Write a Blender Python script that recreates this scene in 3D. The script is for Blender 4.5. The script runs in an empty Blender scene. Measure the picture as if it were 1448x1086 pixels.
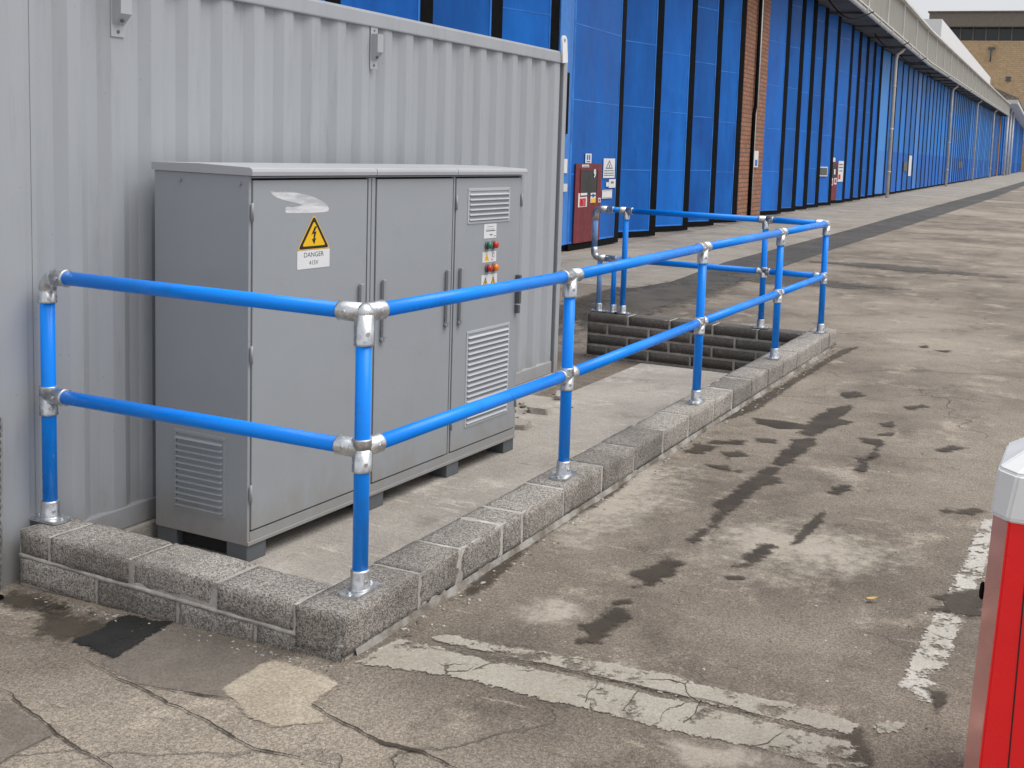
import bpy, bmesh, math, random
from mathutils import Vector, Matrix, noise as mnoise
random.seed(7)
SC = bpy.context.scene
COL = SC.collection
R = math.radians

# ------------------------------------------------------------------ helpers
class MB:
    """collects shapes into one mesh"""
    def __init__(self):
        self.bm = bmesh.new()
        self.mi = 0
    def _f(self, vs, smooth=False):
        try:
            f = self.bm.faces.new(vs)
            f.material_index = self.mi
            f.smooth = smooth
            return f
        except ValueError:
            return None
    def hexa(self, c):
        v = [self.bm.verts.new(p) for p in c]
        for q in ((0,3,2,1),(4,5,6,7),(0,1,5,4),(1,2,6,5),(2,3,7,6),(3,0,4,7)):
            self._f([v[i] for i in q])
    def box(self, x0,x1,y0,y1,z0,z1, M=None):
        c = [Vector(p) for p in ((x0,y0,z0),(x1,y0,z0),(x1,y1,z0),(x0,y1,z0),(x0,y0,z1),(x1,y0,z1),(x1,y1,z1),(x0,y1,z1))]
        if M: c = [M @ p for p in c]
        self.hexa(c)
        return self
    def cbox(self, x0,x1,y0,y1,z0,z1, b=.004, M=None, seg=2):
        """box with rounded edges"""
        t = bmesh.new()
        bmesh.ops.create_cube(t, size=1)
        for v in t.verts:
            v.co = Vector(((x0+x1)/2+v.co.x*(x1-x0),(y0+y1)/2+v.co.y*(y1-y0),(z0+z1)/2+v.co.z*(z1-z0)))
        bmesh.ops.bevel(t, geom=list(t.edges), offset=b, segments=seg, profile=.6, affect='EDGES')
        self.join(t, M)
        return self
    def join(self, t, M=None, smooth=False):
        mp = {}
        for v in t.verts: mp[v] = self.bm.verts.new(M @ v.co if M else v.co)
        for f in t.faces: self._f([mp[v] for v in f.verts], smooth or f.smooth)
        t.free()
    def prism(self, pts, h, M=None):
        """polygon in local xy extruded along z by h"""
        lo = [Vector((p[0],p[1],0)) for p in pts]; hi = [Vector((p[0],p[1],h)) for p in pts]
        if M: lo = [M@p for p in lo]; hi = [M@p for p in hi]
        a = [self.bm.verts.new(p) for p in lo]; b = [self.bm.verts.new(p) for p in hi]
        n = len(pts)
        self._f(a[::-1]); self._f(b)
        for i in range(n): self._f([a[i],a[(i+1)%n],b[(i+1)%n],b[i]])
        return self
    def cyl(self, p0, p1, r0, r1=None, n=24, caps=True):
        p0 = Vector(p0); p1 = Vector(p1); r1 = r0 if r1 is None else r1
        d = (p1-p0).normalized()
        u = d.orthogonal().normalized(); w = d.cross(u)
        a=[];b=[]
        for i in range(n):
            t=2*math.pi*i/n; e=u*math.cos(t)+w*math.sin(t)
            a.append(self.bm.verts.new(p0+e*r0)); b.append(self.bm.verts.new(p1+e*r1))
        for i in range(n): self._f([a[i],a[(i+1)%n],b[(i+1)%n],b[i]],True)
        if caps: self._f(a[::-1]); self._f(b)
        return self
    def lathe(self, p, d, prof, n=28):
        """prof: (t along d, radius)"""
        p=Vector(p); d=Vector(d).normalized(); u=d.orthogonal().normalized(); w=d.cross(u)
        rings=[]
        for t,r in prof:
            rings.append([self.bm.verts.new(p+d*t+(u*math.cos(2*math.pi*i/n)+w*math.sin(2*math.pi*i/n))*max(r,1e-5)) for i in range(n)])
        for a,b in zip(rings,rings[1:]):
            for i in range(n): self._f([a[i],a[(i+1)%n],b[(i+1)%n],b[i]],True)
        self._f(rings[0][::-1]); self._f(rings[-1])
        return self
    def tube(self, pts, r, n=14):
        pts=[Vector(p) for p in pts]
        u=None; rings=[]
        for k,p in enumerate(pts):
            d=(pts[min(k+1,len(pts)-1)]-pts[max(k-1,0)]).normalized()
            if u is None: u=d.orthogonal().normalized()
            u=(u-d*u.dot(d)).normalized(); w=d.cross(u)
            rings.append([self.bm.verts.new(p+(u*math.cos(2*math.pi*i/n)+w*math.sin(2*math.pi*i/n))*r) for i in range(n)])
        for a,b in zip(rings,rings[1:]):
            for i in range(n): self._f([a[i],a[(i+1)%n],b[(i+1)%n],b[i]],True)
        self._f(rings[0][::-1]); self._f(rings[-1])
        return self
    def ball(self, c, r, seg=20):
        t=bmesh.new(); bmesh.ops.create_uvsphere(t,u_segments=seg,v_segments=seg//2+2,radius=r)
        self.join(t, Matrix.Translation(Vector(c)), True)
        return self
    def build(self, name, mats, parent=None, recalc=True):
        if recalc: bmesh.ops.recalc_face_normals(self.bm, faces=list(self.bm.faces))
        me=bpy.data.meshes.new(name); self.bm.to_mesh(me); self.bm.free()
        for m in (mats if isinstance(mats,(list,tuple)) else [mats]): me.materials.append(m)
        o=bpy.data.objects.new(name,me); COL.objects.link(o)
        if parent:
            o.parent=parent
            o.matrix_parent_inverse=world_of(parent).inverted()
        return o

def world_of(o):
    return world_of(o.parent)@o.matrix_parent_inverse@o.matrix_basis if o.parent else o.matrix_basis.copy()
def tag(o,label=None,cat=None,group=None,kind=None):
    if label: o['label']=label
    if cat: o['category']=cat
    if group: o['group']=group
    if kind: o['kind']=kind
    return o
def thing(name,loc,label,cat,group=None):
    o=bpy.data.objects.new(name,None); o.location=loc; o.empty_display_size=.1; COL.objects.link(o)
    return tag(o,label,cat,group)
def text_bm(s,size,bold=0.0):
    cu=bpy.data.curves.new('lettering','FONT'); cu.body=s; cu.size=size; cu.align_x='CENTER'; cu.align_y='CENTER'; cu.offset=bold
    ob=bpy.data.objects.new('lettering',cu); COL.objects.link(ob)
    bpy.context.view_layer.update()
    me=bpy.data.meshes.new_from_object(ob.evaluated_get(bpy.context.evaluated_depsgraph_get()))
    bpy.data.objects.remove(ob); bpy.data.curves.remove(cu)
    t=bmesh.new(); t.from_mesh(me); bpy.data.meshes.remove(me)
    return t

# ------------------------------------------------------------------ materials
class NT:
    def __init__(self,name):
        self.m=bpy.data.materials.new(name); self.m.use_nodes=True
        self.t=self.m.node_tree; self.p=self.t.nodes['Principled BSDF']; self.out=self.t.nodes['Material Output']
        g=self.t.nodes.new('ShaderNodeNewGeometry'); self.pos=g.outputs['Position']
    def n(self,typ,**kw):
        x=self.t.nodes.new(typ)
        for k,v in kw.items(): setattr(x,k,v)
        return x
    def l(self,a,b): self.t.links.new(a,b)
    def mapv(self,scale=(1,1,1),rot=(0,0,0),loc=(0,0,0),src=None):
        x=self.n('ShaderNodeMapping'); x.inputs['Scale'].default_value=scale; x.inputs['Rotation'].default_value=rot; x.inputs['Location'].default_value=loc
        self.l(src or self.pos,x.inputs['Vector']); return x.outputs[0]
    def noise(self,scale,detail=4,rough=.55,src=None,dist=0):
        x=self.n('ShaderNodeTexNoise'); x.inputs['Scale'].default_value=scale; x.inputs['Detail'].default_value=detail; x.inputs['Roughness'].default_value=rough; x.inputs['Distortion'].default_value=dist
        self.l(src or self.pos,x.inputs['Vector']); return x.outputs[0]
    def voro(self,scale,feature='F1',src=None,out=0):
        x=self.n('ShaderNodeTexVoronoi'); x.feature=feature; x.inputs['Scale'].default_value=scale
        self.l(src or self.pos,x.inputs['Vector']); return x.outputs[out]
    def ramp(self,fac,a,b,ca=0.0,cb=1.0):
        x=self.n('ShaderNodeMapRange'); x.interpolation_type='SMOOTHSTEP'
        x.inputs['From Min'].default_value=a; x.inputs['From Max'].default_value=b; x.inputs['To Min'].default_value=ca; x.inputs['To Max'].default_value=cb
        self.l(fac,x.inputs['Value']); return x.outputs[0]
    def math(self,op,a,b=None,c=None):
        x=self.n('ShaderNodeMath'); x.operation=op
        for i,v in enumerate((a,b,c)):
            if v is None: continue
            if isinstance(v,(int,float)): x.inputs[i].default_value=v
            else: self.l(v,x.inputs[i])
        return x.outputs[0]
    def mix(self,fac,a,b,mode='MIX'):
        x=self.n('ShaderNodeMix'); x.data_type='RGBA'; x.blend_type=mode
        if isinstance(fac,(int,float)): x.inputs[0].default_value=fac
        else: self.l(fac,x.inputs[0])
        for i,v in ((6,a),(7,b)):
            if isinstance(v,tuple): x.inputs[i].default_value=(*v[:3],1)
            else: self.l(v,x.inputs[i])
        return x.outputs[2]
    def bump(self,h,strength=.3,dist=.01,prev=None):
        x=self.n('ShaderNodeBump'); x.inputs['Strength'].default_value=strength; x.inputs['Distance'].default_value=dist
        self.l(h,x.inputs['Height'])
        if prev: self.l(prev,x.inputs['Normal'])
        return x.outputs[0]
    def set(self,base=None,rough=None,metal=None,normal=None,alpha=None,**kw):
        for k,v in (('Base Color',base),('Roughness',rough),('Metallic',metal),('Normal',normal),('Alpha',alpha)):
            if v is None: continue
            if isinstance(v,tuple): self.p.inputs[k].default_value=(*v[:3],1)
            elif isinstance(v,(int,float)): self.p.inputs[k].default_value=v
            else: self.l(v,self.p.inputs[k])
        for k,v in kw.items(): self.p.inputs[k.replace('_',' ')].default_value=v
        return self.m

def paint(name,col,rough=.45,var=.12,dirt=None,dirt_amt=.25,bump=.05,metal=0,streak=False,coat=0,rust=0,dust=0,chips=0):
    k=NT(name)
    sv=k.mapv((3,3,.35)) if streak else k.pos
    f=k.noise(1.6,5,.6,sv)
    lo=tuple(c*(1-var) for c in col); hi=tuple(min(1,c*(1+var)) for c in col)
    c=k.mix(k.ramp(f,.3,.7),lo,hi)
    if dirt:
        d=k.ramp(k.noise(5,8,.7,sv),.52,.75)
        c=k.mix(k.math('MULTIPLY',d,dirt_amt),c,dirt)
    if dust:      # grit splashed up from the ground
        z=k.n('ShaderNodeSeparateXYZ'); k.l(k.pos,z.inputs[0])
        w=k.math('ADD',z.outputs[2],k.math('MULTIPLY',k.noise(7,8,.72,k.mapv((1,1,.45))),.7))
        c=k.mix(k.math('MULTIPLY',k.ramp(w,.62,.24),dust),c,(.25,.215,.175))
        sp=k.math('MULTIPLY',k.ramp(k.voro(26),.06,.12,1,0),k.ramp(k.noise(8,3),.55,.62))
        c=k.mix(k.math('MULTIPLY',sp,dust*.8),c,(.16,.14,.12))
    if chips:
        w=k.math('MULTIPLY',k.ramp(k.noise(38,4,.7),.67,.70),k.ramp(k.noise(3,2),.5,.6))
        c=k.mix(k.math('MULTIPLY',w,chips),c,(.30,.34,.40))
    if rust:
        w=k.math('MULTIPLY',k.ramp(k.noise(2.6,8,.75,k.mapv((6,6,.5),loc=(2,5,1))),.63,.72),rust)
        c=k.mix(w,c,(.16,.105,.07))
    r=k.ramp(k.noise(9,4),.3,.7,rough-.07,rough+.07)
    nb=k.bump(k.noise(160,3),bump,.002)
    nb=k.bump(k.noise(2.2,2),bump*1.5,.02,nb)
    return k.set(c,r,metal,nb,Coat_Weight=coat)

M={}
M['rail_blue']=paint('rail_blue',(0.0,.255,1.0),.33,.04,(.02,.12,.40),.45,bump=0,chips=.7); M['rail_blue'].node_tree.nodes['Principled BSDF'].inputs['Specular IOR Level'].default_value=.34
M['faded_blue']=paint('faded_blue',(.16,.36,.72),.45,.3,(.6,.65,.7),.7)
M['cabinet']=paint('cabinet_grey',(.32,.34,.365),.40,.02,(.25,.26,.27),.2,bump=.02,dust=.5)
M['cabinet_lid']=paint('cabinet_lid_grey',(.40,.415,.44),.42,.05,(.3,.3,.3),.25,bump=.03)
M['container']=paint('container_grey',(.36,.38,.412),.5,.03,(.22,.22,.225),.35,bump=.04,streak=True,rust=.25,dust=.5)
M['dark_metal']=paint('dark_metal',(.10,.105,.115),.5,.15)
M['foot_grey']=paint('foot_grey',(.115,.125,.138),.5,.12)
M['black']=paint('black_rubber',(.004,.004,.005),.85,.2); M['black'].node_tree.nodes['Principled BSDF'].inputs['Specular IOR Level'].default_value=.15
M['void']=paint('near_black',(.015,.015,.017),.9,.2)  # near-black, stands for shade under the cabinet, in door gaps and behind louvres
M['handle']=paint('handle_grey',(.30,.315,.335),.35,.06)
M['white']=paint('white_sign',(.74,.75,.77),.4,.04)
M['white_cap']=paint('white_plastic',(.80,.81,.83),.38,.03,(.5,.48,.45),.2)
M['red_plastic']=paint('red_plastic',(.92,.008,.014),.32,.04,(.50,.02,.02),.25,bump=.015,coat=.15,dust=.5)
M['yellow']=paint('warning_yellow',(.85,.50,.005),.4,.04)
M['ink']=paint('ink_black',(.012,.012,.014),.55,.1)
M['ink_grey']=paint('ink_grey',(.18,.18,.2),.55,.1)
M['ink_red']=paint('ink_red',(.55,.02,.03),.5,.1)
M['btn_red']=paint('button_red',(.55,.012,.01),.25,.05,coat=.4)
M['btn_green']=paint('button_green',(.004,.16,.085),.25,.05,coat=.4)
M['btn_orange']=paint('button_orange',(.80,.22,.004),.25,.05,coat=.4)
M['door_red']=paint('door_maroon',(.16,.012,.02),.45,.2,(.3,.16,.15),.35,streak=True)
M['fascia']=paint('fascia_beige',(.26,.248,.226),.6,.12,(.22,.20,.18),.45,streak=True)
M['gutter']=paint('gutter_grey',(.66,.66,.65),.55,.1,(.25,.24,.22),.4)
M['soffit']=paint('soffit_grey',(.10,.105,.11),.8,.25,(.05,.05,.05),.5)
M['pipe']=paint('pipe_grey',(.42,.41,.39),.6,.15,(.2,.17,.14),.5,streak=True)
M['white_clad']=paint('white_cladding',(.75,.76,.79),.5,.04,(.55,.56,.58),.25,streak=True)
M['roof_dark']=paint('roof_dark',(.17,.145,.125),.8,.25)
M['glass_dark']=paint('dark_glass',(.02,.028,.035),.12,.2,bump=.0)
M['concrete_far']=paint('far_concrete',(.19,.165,.145),.85,.15,(.1,.09,.08),.5,streak=True)
M['blue_cable']=paint('blue_cable',(.01,.14,.55),.4,.1)

def galv():
    k=NT('galvanised_steel')
    v=k.voro(55,out=1)
    s=k.n('ShaderNodeSeparateColor'); k.l(v,s.inputs[0])
    n=k.noise(14,5,.65)
    c=k.mix(s.outputs[0],(.50,.52,.55),(.74,.76,.79))
    c=k.mix(k.ramp(n,.5,.68),c,(.36,.37,.39))
    r=k.ramp(n,.3,.7,.25,.46)
    return k.set(c,r,.9,k.bump(k.noise(40,4),.12,.004))
M['galv']=galv()

def blue_door(name,two=False):
    k=NT(name)
    info=k.n('ShaderNodeObjectInfo')
    sv=k.mapv((1.3,1.3,.3))
    f=k.ramp(k.noise(1.1,6,.65,sv),.3,.72)
    c=k.mix(f,(.004,.105,.45),(.008,.16,.61))
    c=k.mix(k.math('MULTIPLY',k.ramp(k.noise(2.3,7,.7,k.mapv((2,2,.5))),.55,.8),.35),c,(.03,.19,.60))
    c=k.mix(k.math('MULTIPLY',k.ramp(k.noise(.7,4,.6),.5,.75),.5),c,(.004,.065,.33))
    if two:
        z=k.n('ShaderNodeSeparateXYZ'); k.l(k.pos,z.inputs[0])
        up=k.ramp(z.outputs[2],2.2,2.25)
        c=k.mix(up,c,k.mix(.5,c,(.02,.24,.70)))
        pale=k.ramp(info.outputs['Random'],.86,.88)
        c=k.mix(k.math('MULTIPLY',pale,.45),c,(.10,.32,.70))
    vr=k.ramp(info.outputs['Random'],0,1,.84,1.12)
    h=k.n('ShaderNodeHueSaturation'); k.l(c,h.inputs['Color']); k.l(vr,h.inputs['Value'])
    nb=k.bump(k.noise(1.2,3,.5),.45,.07)
    c=k.mix(k.math('MULTIPLY',k.ramp(k.noise(1.6,7,.72,k.mapv((4,4,.22),loc=(3,1,0))),.56,.74),.45),c,(.012,.05,.20))
    k.l(c,h.inputs['Color'])
    return k.set(h.outputs[0],k.ramp(f,0,1,.45,.6),0,nb,Specular_IOR_Level=.22)
M['door_blue']=blue_door('door_blue'); M['door_blue_two']=blue_door('door_blue_two_tone',True)
M['seam_blue']=paint('seam_blue',(.02,.19,.64),.5,.3)
M['pale_blue']=paint('pale_blue_door',(.035,.20,.62),.5,.12,streak=True)  # lighter door blue; on the narrow return leaf it imitates stronger light

def brick(name,c1,c2,mort,sc,bw,bh,axis='yz'):
    k=NT(name)
    s=k.n('ShaderNodeSeparateXYZ'); k.l(k.pos,s.inputs[0])
    cb=k.n('ShaderNodeCombineXYZ'); k.l(s.outputs[1 if axis=='yz' else 0],cb.inputs[0]); k.l(s.outputs[2],cb.inputs[1])
    b=k.n('ShaderNodeTexBrick'); b.inputs['Scale'].default_value=sc
    b.inputs['Color1'].default_value=(*c1,1); b.inputs['Color2'].default_value=(*c2,1); b.inputs['Mortar'].default_value=(*mort,1)
    b.inputs['Brick Width'].default_value=bw; b.inputs['Row Height'].default_value=bh; b.inputs['Mortar Size'].default_value=bh*.13; b.inputs['Bias'].default_value=-.1
    k.l(cb.outputs[0],b.inputs['Vector'])
    c=k.mix(k.math('MULTIPLY',k.ramp(k.noise(1.1,6,.7),.45,.7),.45),b.outputs[0],tuple(x*.5 for x in c1))
    c=k.mix(k.math('MULTIPLY',k.ramp(k.noise(9,5,.7),.5,.75),.4),c,tuple(min(1,x*1.5) for x in c2))
    return k.set(c,.9,0,k.bump(b.outputs[1],.5,-.02))
M['brick']=brick('red_brick',(.37,.165,.10),(.27,.115,.068),(.11,.085,.07),1,.30,.115)
M['far_brick']=brick('tan_brick',(.58,.40,.235),(.66,.48,.29),(.46,.35,.23),1,1.6,.55,'xz')

def ground_mat(name,c_dark,c_mid,c_pale,patch=.5,gravel=1.0,cracks=True):
    k=NT(name)
    wob=k.noise(.9,3,.5)
    n1=k.noise(.8,9,.66,dist=.4); n2=k.noise(.17,5,.6); n3=k.noise(2.6,8,.68,k.mapv((1,.8,1)))
    c=k.mix(k.ramp(n1,.32,.66),c_dark,c_mid)
    c=k.mix(k.math('MULTIPLY',k.ramp(n2,.46,.64),patch),c,c_pale)
    c=k.mix(k.math('MULTIPLY',k.ramp(n3,.53,.70),.6),c,tuple(x*.62 for x in c_dark))
    c=k.mix(k.math('MULTIPLY',k.ramp(k.noise(1.7,9,.72,k.mapv((1,1,1),loc=(7,3,0))),.53,.68),.6),c,tuple(min(1,x*1.2) for x in c_pale))
    # scrapes and drag marks lying mostly across the yard
    sm=k.mapv((1.0,5.5,1),rot=(0,0,.12))
    st=k.noise(2.3,7,.7,sm,dist=.3); st2=k.noise(2.6,7,.72,k.mapv((1.1,6.5,1),rot=(0,0,-.08),loc=(4,9,0)))
    c=k.mix(k.math('MULTIPLY',k.ramp(st,.60,.68),.55*patch),c,tuple(min(1,x*1.35) for x in c_pale))
    c=k.mix(k.math('MULTIPLY',k.ramp(st2,.60,.67),.75*patch),c,tuple(x*.5 for x in c_dark))
    # aggregate
    a=k.noise(105,3,.62,dist=1.0)
    am=k.ramp(a,.40,.60,1-.32*gravel,1+.28*gravel)
    x=k.n('ShaderNodeVectorMath'); x.operation='SCALE'; k.l(c,x.inputs[0]); k.l(am,x.inputs['Scale']); c=x.outputs[0]
    v=k.voro(38); sp=k.ramp(v,.10,.20,1,0)
    sel=k.ramp(k.noise(21,2),.55,.6)
    c=k.mix(k.math('MULTIPLY',k.math('MULTIPLY',sp,sel),.55*gravel),c,(.55,.50,.44))
    v2=k.voro(17,src=k.mapv((1,1,1),loc=(3.3,1.7,0))); sp2=k.ramp(v2,.07,.15,1,0)
    c=k.mix(k.math('MULTIPLY',k.math('MULTIPLY',sp2,k.ramp(k.noise(9,2,src=k.mapv(loc=(1,5,0))),.56,.6)),.7*gravel),c,(.05,.045,.04))
    h=k.math('ADD',k.math('MULTIPLY',a,.6),k.math('MULTIPLY',k.noise(24,5,.7),.8))
    if cracks:
        wv=k.n('ShaderNodeVectorMath'); wv.operation='ADD'
        nn=k.n('ShaderNodeTexNoise'); nn.inputs['Scale'].default_value=3.0; nn.inputs['Detail'].default_value=6; k.l(k.pos,nn.inputs['Vector'])
        sc=k.n('ShaderNodeVectorMath'); sc.operation='SCALE'; sc.inputs['Scale'].default_value=.35; k.l(nn.outputs[1],sc.inputs[0])
        k.l(k.pos,wv.inputs[0]); k.l(sc.outputs[0],wv.inputs[1])
        e=k.voro(.62,'DISTANCE_TO_EDGE',wv.outputs[0])
        ck=k.ramp(e,.001,.005,1,0)
        ck=k.math('MULTIPLY',ck,k.ramp(k.noise(.5,3,src=k.mapv(loc=(4,4,0))),.5,.6))
        c=k.mix(k.math('MULTIPLY',ck,.35),c,(.05,.043,.037))
        h=k.math('SUBTRACT',h,k.math('MULTIPLY',ck,.8))
    nb=k.bump(h,.8,.016)
    nb=k.bump(k.noise(3.5,5,.6),.35,.03,nb)
    return k.set(c,k.ramp(n3,.3,.7,.75,.92),0,nb)
M['yard']=ground_mat('yard_concrete',(.130,.107,.086),(.255,.216,.175),(.39,.335,.275),.72)
M['apron']=ground_mat('apron_concrete',(.24,.215,.185),(.33,.295,.255),(.40,.36,.31),.5,.6)
M['slab']=ground_mat('slab_concrete',(.31,.28,.25),(.43,.395,.355),(.56,.52,.475),.7,.45,False)
M['dirt']=ground_mat('dirt',(.13,.105,.08),(.23,.19,.15),(.33,.28,.22),.5,1.2,False)
M['asphalt']=ground_mat('asphalt_strip',(.055,.052,.05),(.085,.08,.075),(.11,.10,.095),.4,.8)

def decal(name,col,col2,amt=.9,soft=.16,nscale=9,nz=.9,rough=.75,worn=0.0,gravel=.5,wornscale=5,stretch=None):
    """a stain or a painted mark: its outline frays with noise"""
    k=NT(name)
    at=k.n('ShaderNodeAttribute'); at.attribute_name='fade'
    n=k.noise(nscale,9,.68,k.mapv(stretch) if stretch else None)
    n2=k.noise(nscale*4,4,.6)
    f=k.math('ADD',at.outputs['Fac'],k.math('MULTIPLY',k.math('SUBTRACT',n,.5),nz*2))
    f=k.math('ADD',f,k.math('MULTIPLY',k.math('SUBTRACT',n2,.5),nz*.7))
    al=k.ramp(f,.5-soft/2,.5+soft/2)
    al=k.math('MULTIPLY',al,k.ramp(at.outputs['Fac'],.02,.15))
    if worn:
        w=k.noise(wornscale,9,.75,k.mapv((1,1,1),loc=(2,8,0)))
        al=k.math('MULTIPLY',al,k.ramp(w,worn-.05,worn+.03))
        wv=k.n('ShaderNodeVectorMath'); wv.operation='ADD'
        nn=k.n('ShaderNodeTexNoise'); nn.inputs['Scale'].default_value=7; nn.inputs['Detail'].default_value=5; k.l(k.pos,nn.inputs['Vector'])
        sc=k.n('ShaderNodeVectorMath'); sc.operation='SCALE'; sc.inputs['Scale'].default_value=.16; k.l(nn.outputs[1],sc.inputs[0])
        k.l(k.pos,wv.inputs[0]); k.l(sc.outputs[0],wv.inputs[1])
        e=k.voro(3.2,'DISTANCE_TO_EDGE',wv.outputs[0])
        ck=k.ramp(e,.006,.014,1,0)
        ck=k.math('MULTIPLY',ck,k.ramp(k.noise(2.2,2,src=k.mapv(loc=(9,1,0))),.48,.56))
        al=k.math('MULTIPLY',al,k.math('SUBTRACT',1,ck))
    al=k.math('MULTIPLY',al,amt)
    c=k.mix(k.ramp(k.noise(3,6,.65),.35,.65),col,col2)
    a=k.noise(105,3,.62,dist=1.0)
    x=k.n('ShaderNodeVectorMath'); x.operation='SCALE'; k.l(c,x.inputs[0]); k.l(k.ramp(a,.34,.66,1-.3*gravel,1+.3*gravel),x.inputs['Scale'])
    nb=k.bump(k.math('ADD',k.math('MULTIPLY',a,.6),k.math('MULTIPLY',k.noise(24,5,.7),.8)),.5,.012)
    return k.set(x.outputs[0],rough,0,nb,al)
M['wet']=decal('wet_stain',(.030,.021,.013),(.058,.042,.028),.85,.45,14,1.0,.62,stretch=(.42,1.5,1))
M['damp']=decal('damp_stain',(.045,.035,.025),(.08,.062,.045),.82,.45,8,.55,.75)
M['fringe']=decal('asphalt_fringe',(.075,.068,.06),(.11,.098,.085),.8,.6,3,.9,.8)
M['tar']=decal('tar_patch',(.006,.006,.006),(.016,.015,.014),1,.25,22,.5,.85,gravel=1.6)
M['tan']=decal('tan_patch',(.355,.30,.235),(.43,.37,.295),.92,.2,14,.3,.85,gravel=.9)
M['grey']=decal('grey_patch',(.175,.152,.130),(.25,.22,.19),.6,.2,12,.35,.85,gravel=.7)
M['pale']=decal('pale_dust',(.44,.39,.33),(.49,.44,.375),.75,.8,4,.9,.9)
M['lines']=decal('road_paint',(.37,.335,.28),(.45,.415,.36),.84,.15,16,.7,.7,worn=.445,gravel=.55)
M['lines2']=decal('road_paint_worn',(.45,.425,.385),(.54,.515,.475),.9,.15,16,.8,.7,worn=.48,gravel=.45,wornscale=8)
M['crack']=decal('crack_line',(.022,.016,.012),(.05,.037,.027),.95,.4,16,.8,.9)

def block_mat(name,dark,mid,moss=.0):
    k=NT(name)
    n=k.noise(105,2.5,.6,dist=1.2); n2=k.noise(2.2,4,.6); n3=k.noise(210,2,.6)
    c=k.mix(k.ramp(n,.39,.61),dark,mid)
    c=k.mix(k.math('MULTIPLY',k.ramp(n2,.45,.65),.4),c,tuple(x*.8 for x in dark))
    c=k.mix(k.math('MULTIPLY',k.ramp(n3,.58,.66),.6),c,tuple(min(1,x*1.6) for x in mid))
    g=k.n('ShaderNodeNewGeometry'); hv=k.n('ShaderNodeHueSaturation'); k.l(c,hv.inputs['Color']); k.l(k.ramp(g.outputs['Random Per Island'],0,1,.80,1.18),hv.inputs['Value']); c=hv.outputs[0]
    st=k.ramp(k.noise(1.4,7,.7,k.mapv((2,2,1),loc=(3,8,2))),.52,.70); c=k.mix(k.math('MULTIPLY',st,.5),c,(.10,.085,.068))
    v=k.voro(34); c=k.mix(k.math('MULTIPLY',k.math('MULTIPLY',k.ramp(v,.08,.17,1,0),k.ramp(k.noise(17,2),.52,.56)),.85),c,(.03,.027,.024))
    h=k.math('ADD',n,k.math('MULTIPLY',n3,.5))
    return k.set(c,.92,0,k.bump(h,.85,.012))
M['block']=block_mat('concrete_block',(.155,.138,.122),(.50,.465,.43))
M['block_dark']=block_mat('dark_block',(.085,.078,.07),(.20,.187,.172))  # darker tone of the block, for the pit side
def mortar_mat(name,dirt,dim=1.0):
    k=NT(name)
    c=k.mix(k.ramp(k.noise(12,6,.7),.35,.65),tuple(v*dim for v in (.40,.38,.35)),tuple(v*dim for v in (.55,.53,.50)))
    c=k.mix(k.math('MULTIPLY',k.ramp(k.noise(3.3,6,.7),.42,.62),dirt),c,(.13,.11,.085))
    return k.set(c,.93,0,k.bump(k.noise(60,6,.7),.6,.008))
M['mortar']=mortar_mat('mortar',.35); M['haunch']=mortar_mat('mortar_haunch',1.0,.62)
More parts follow.
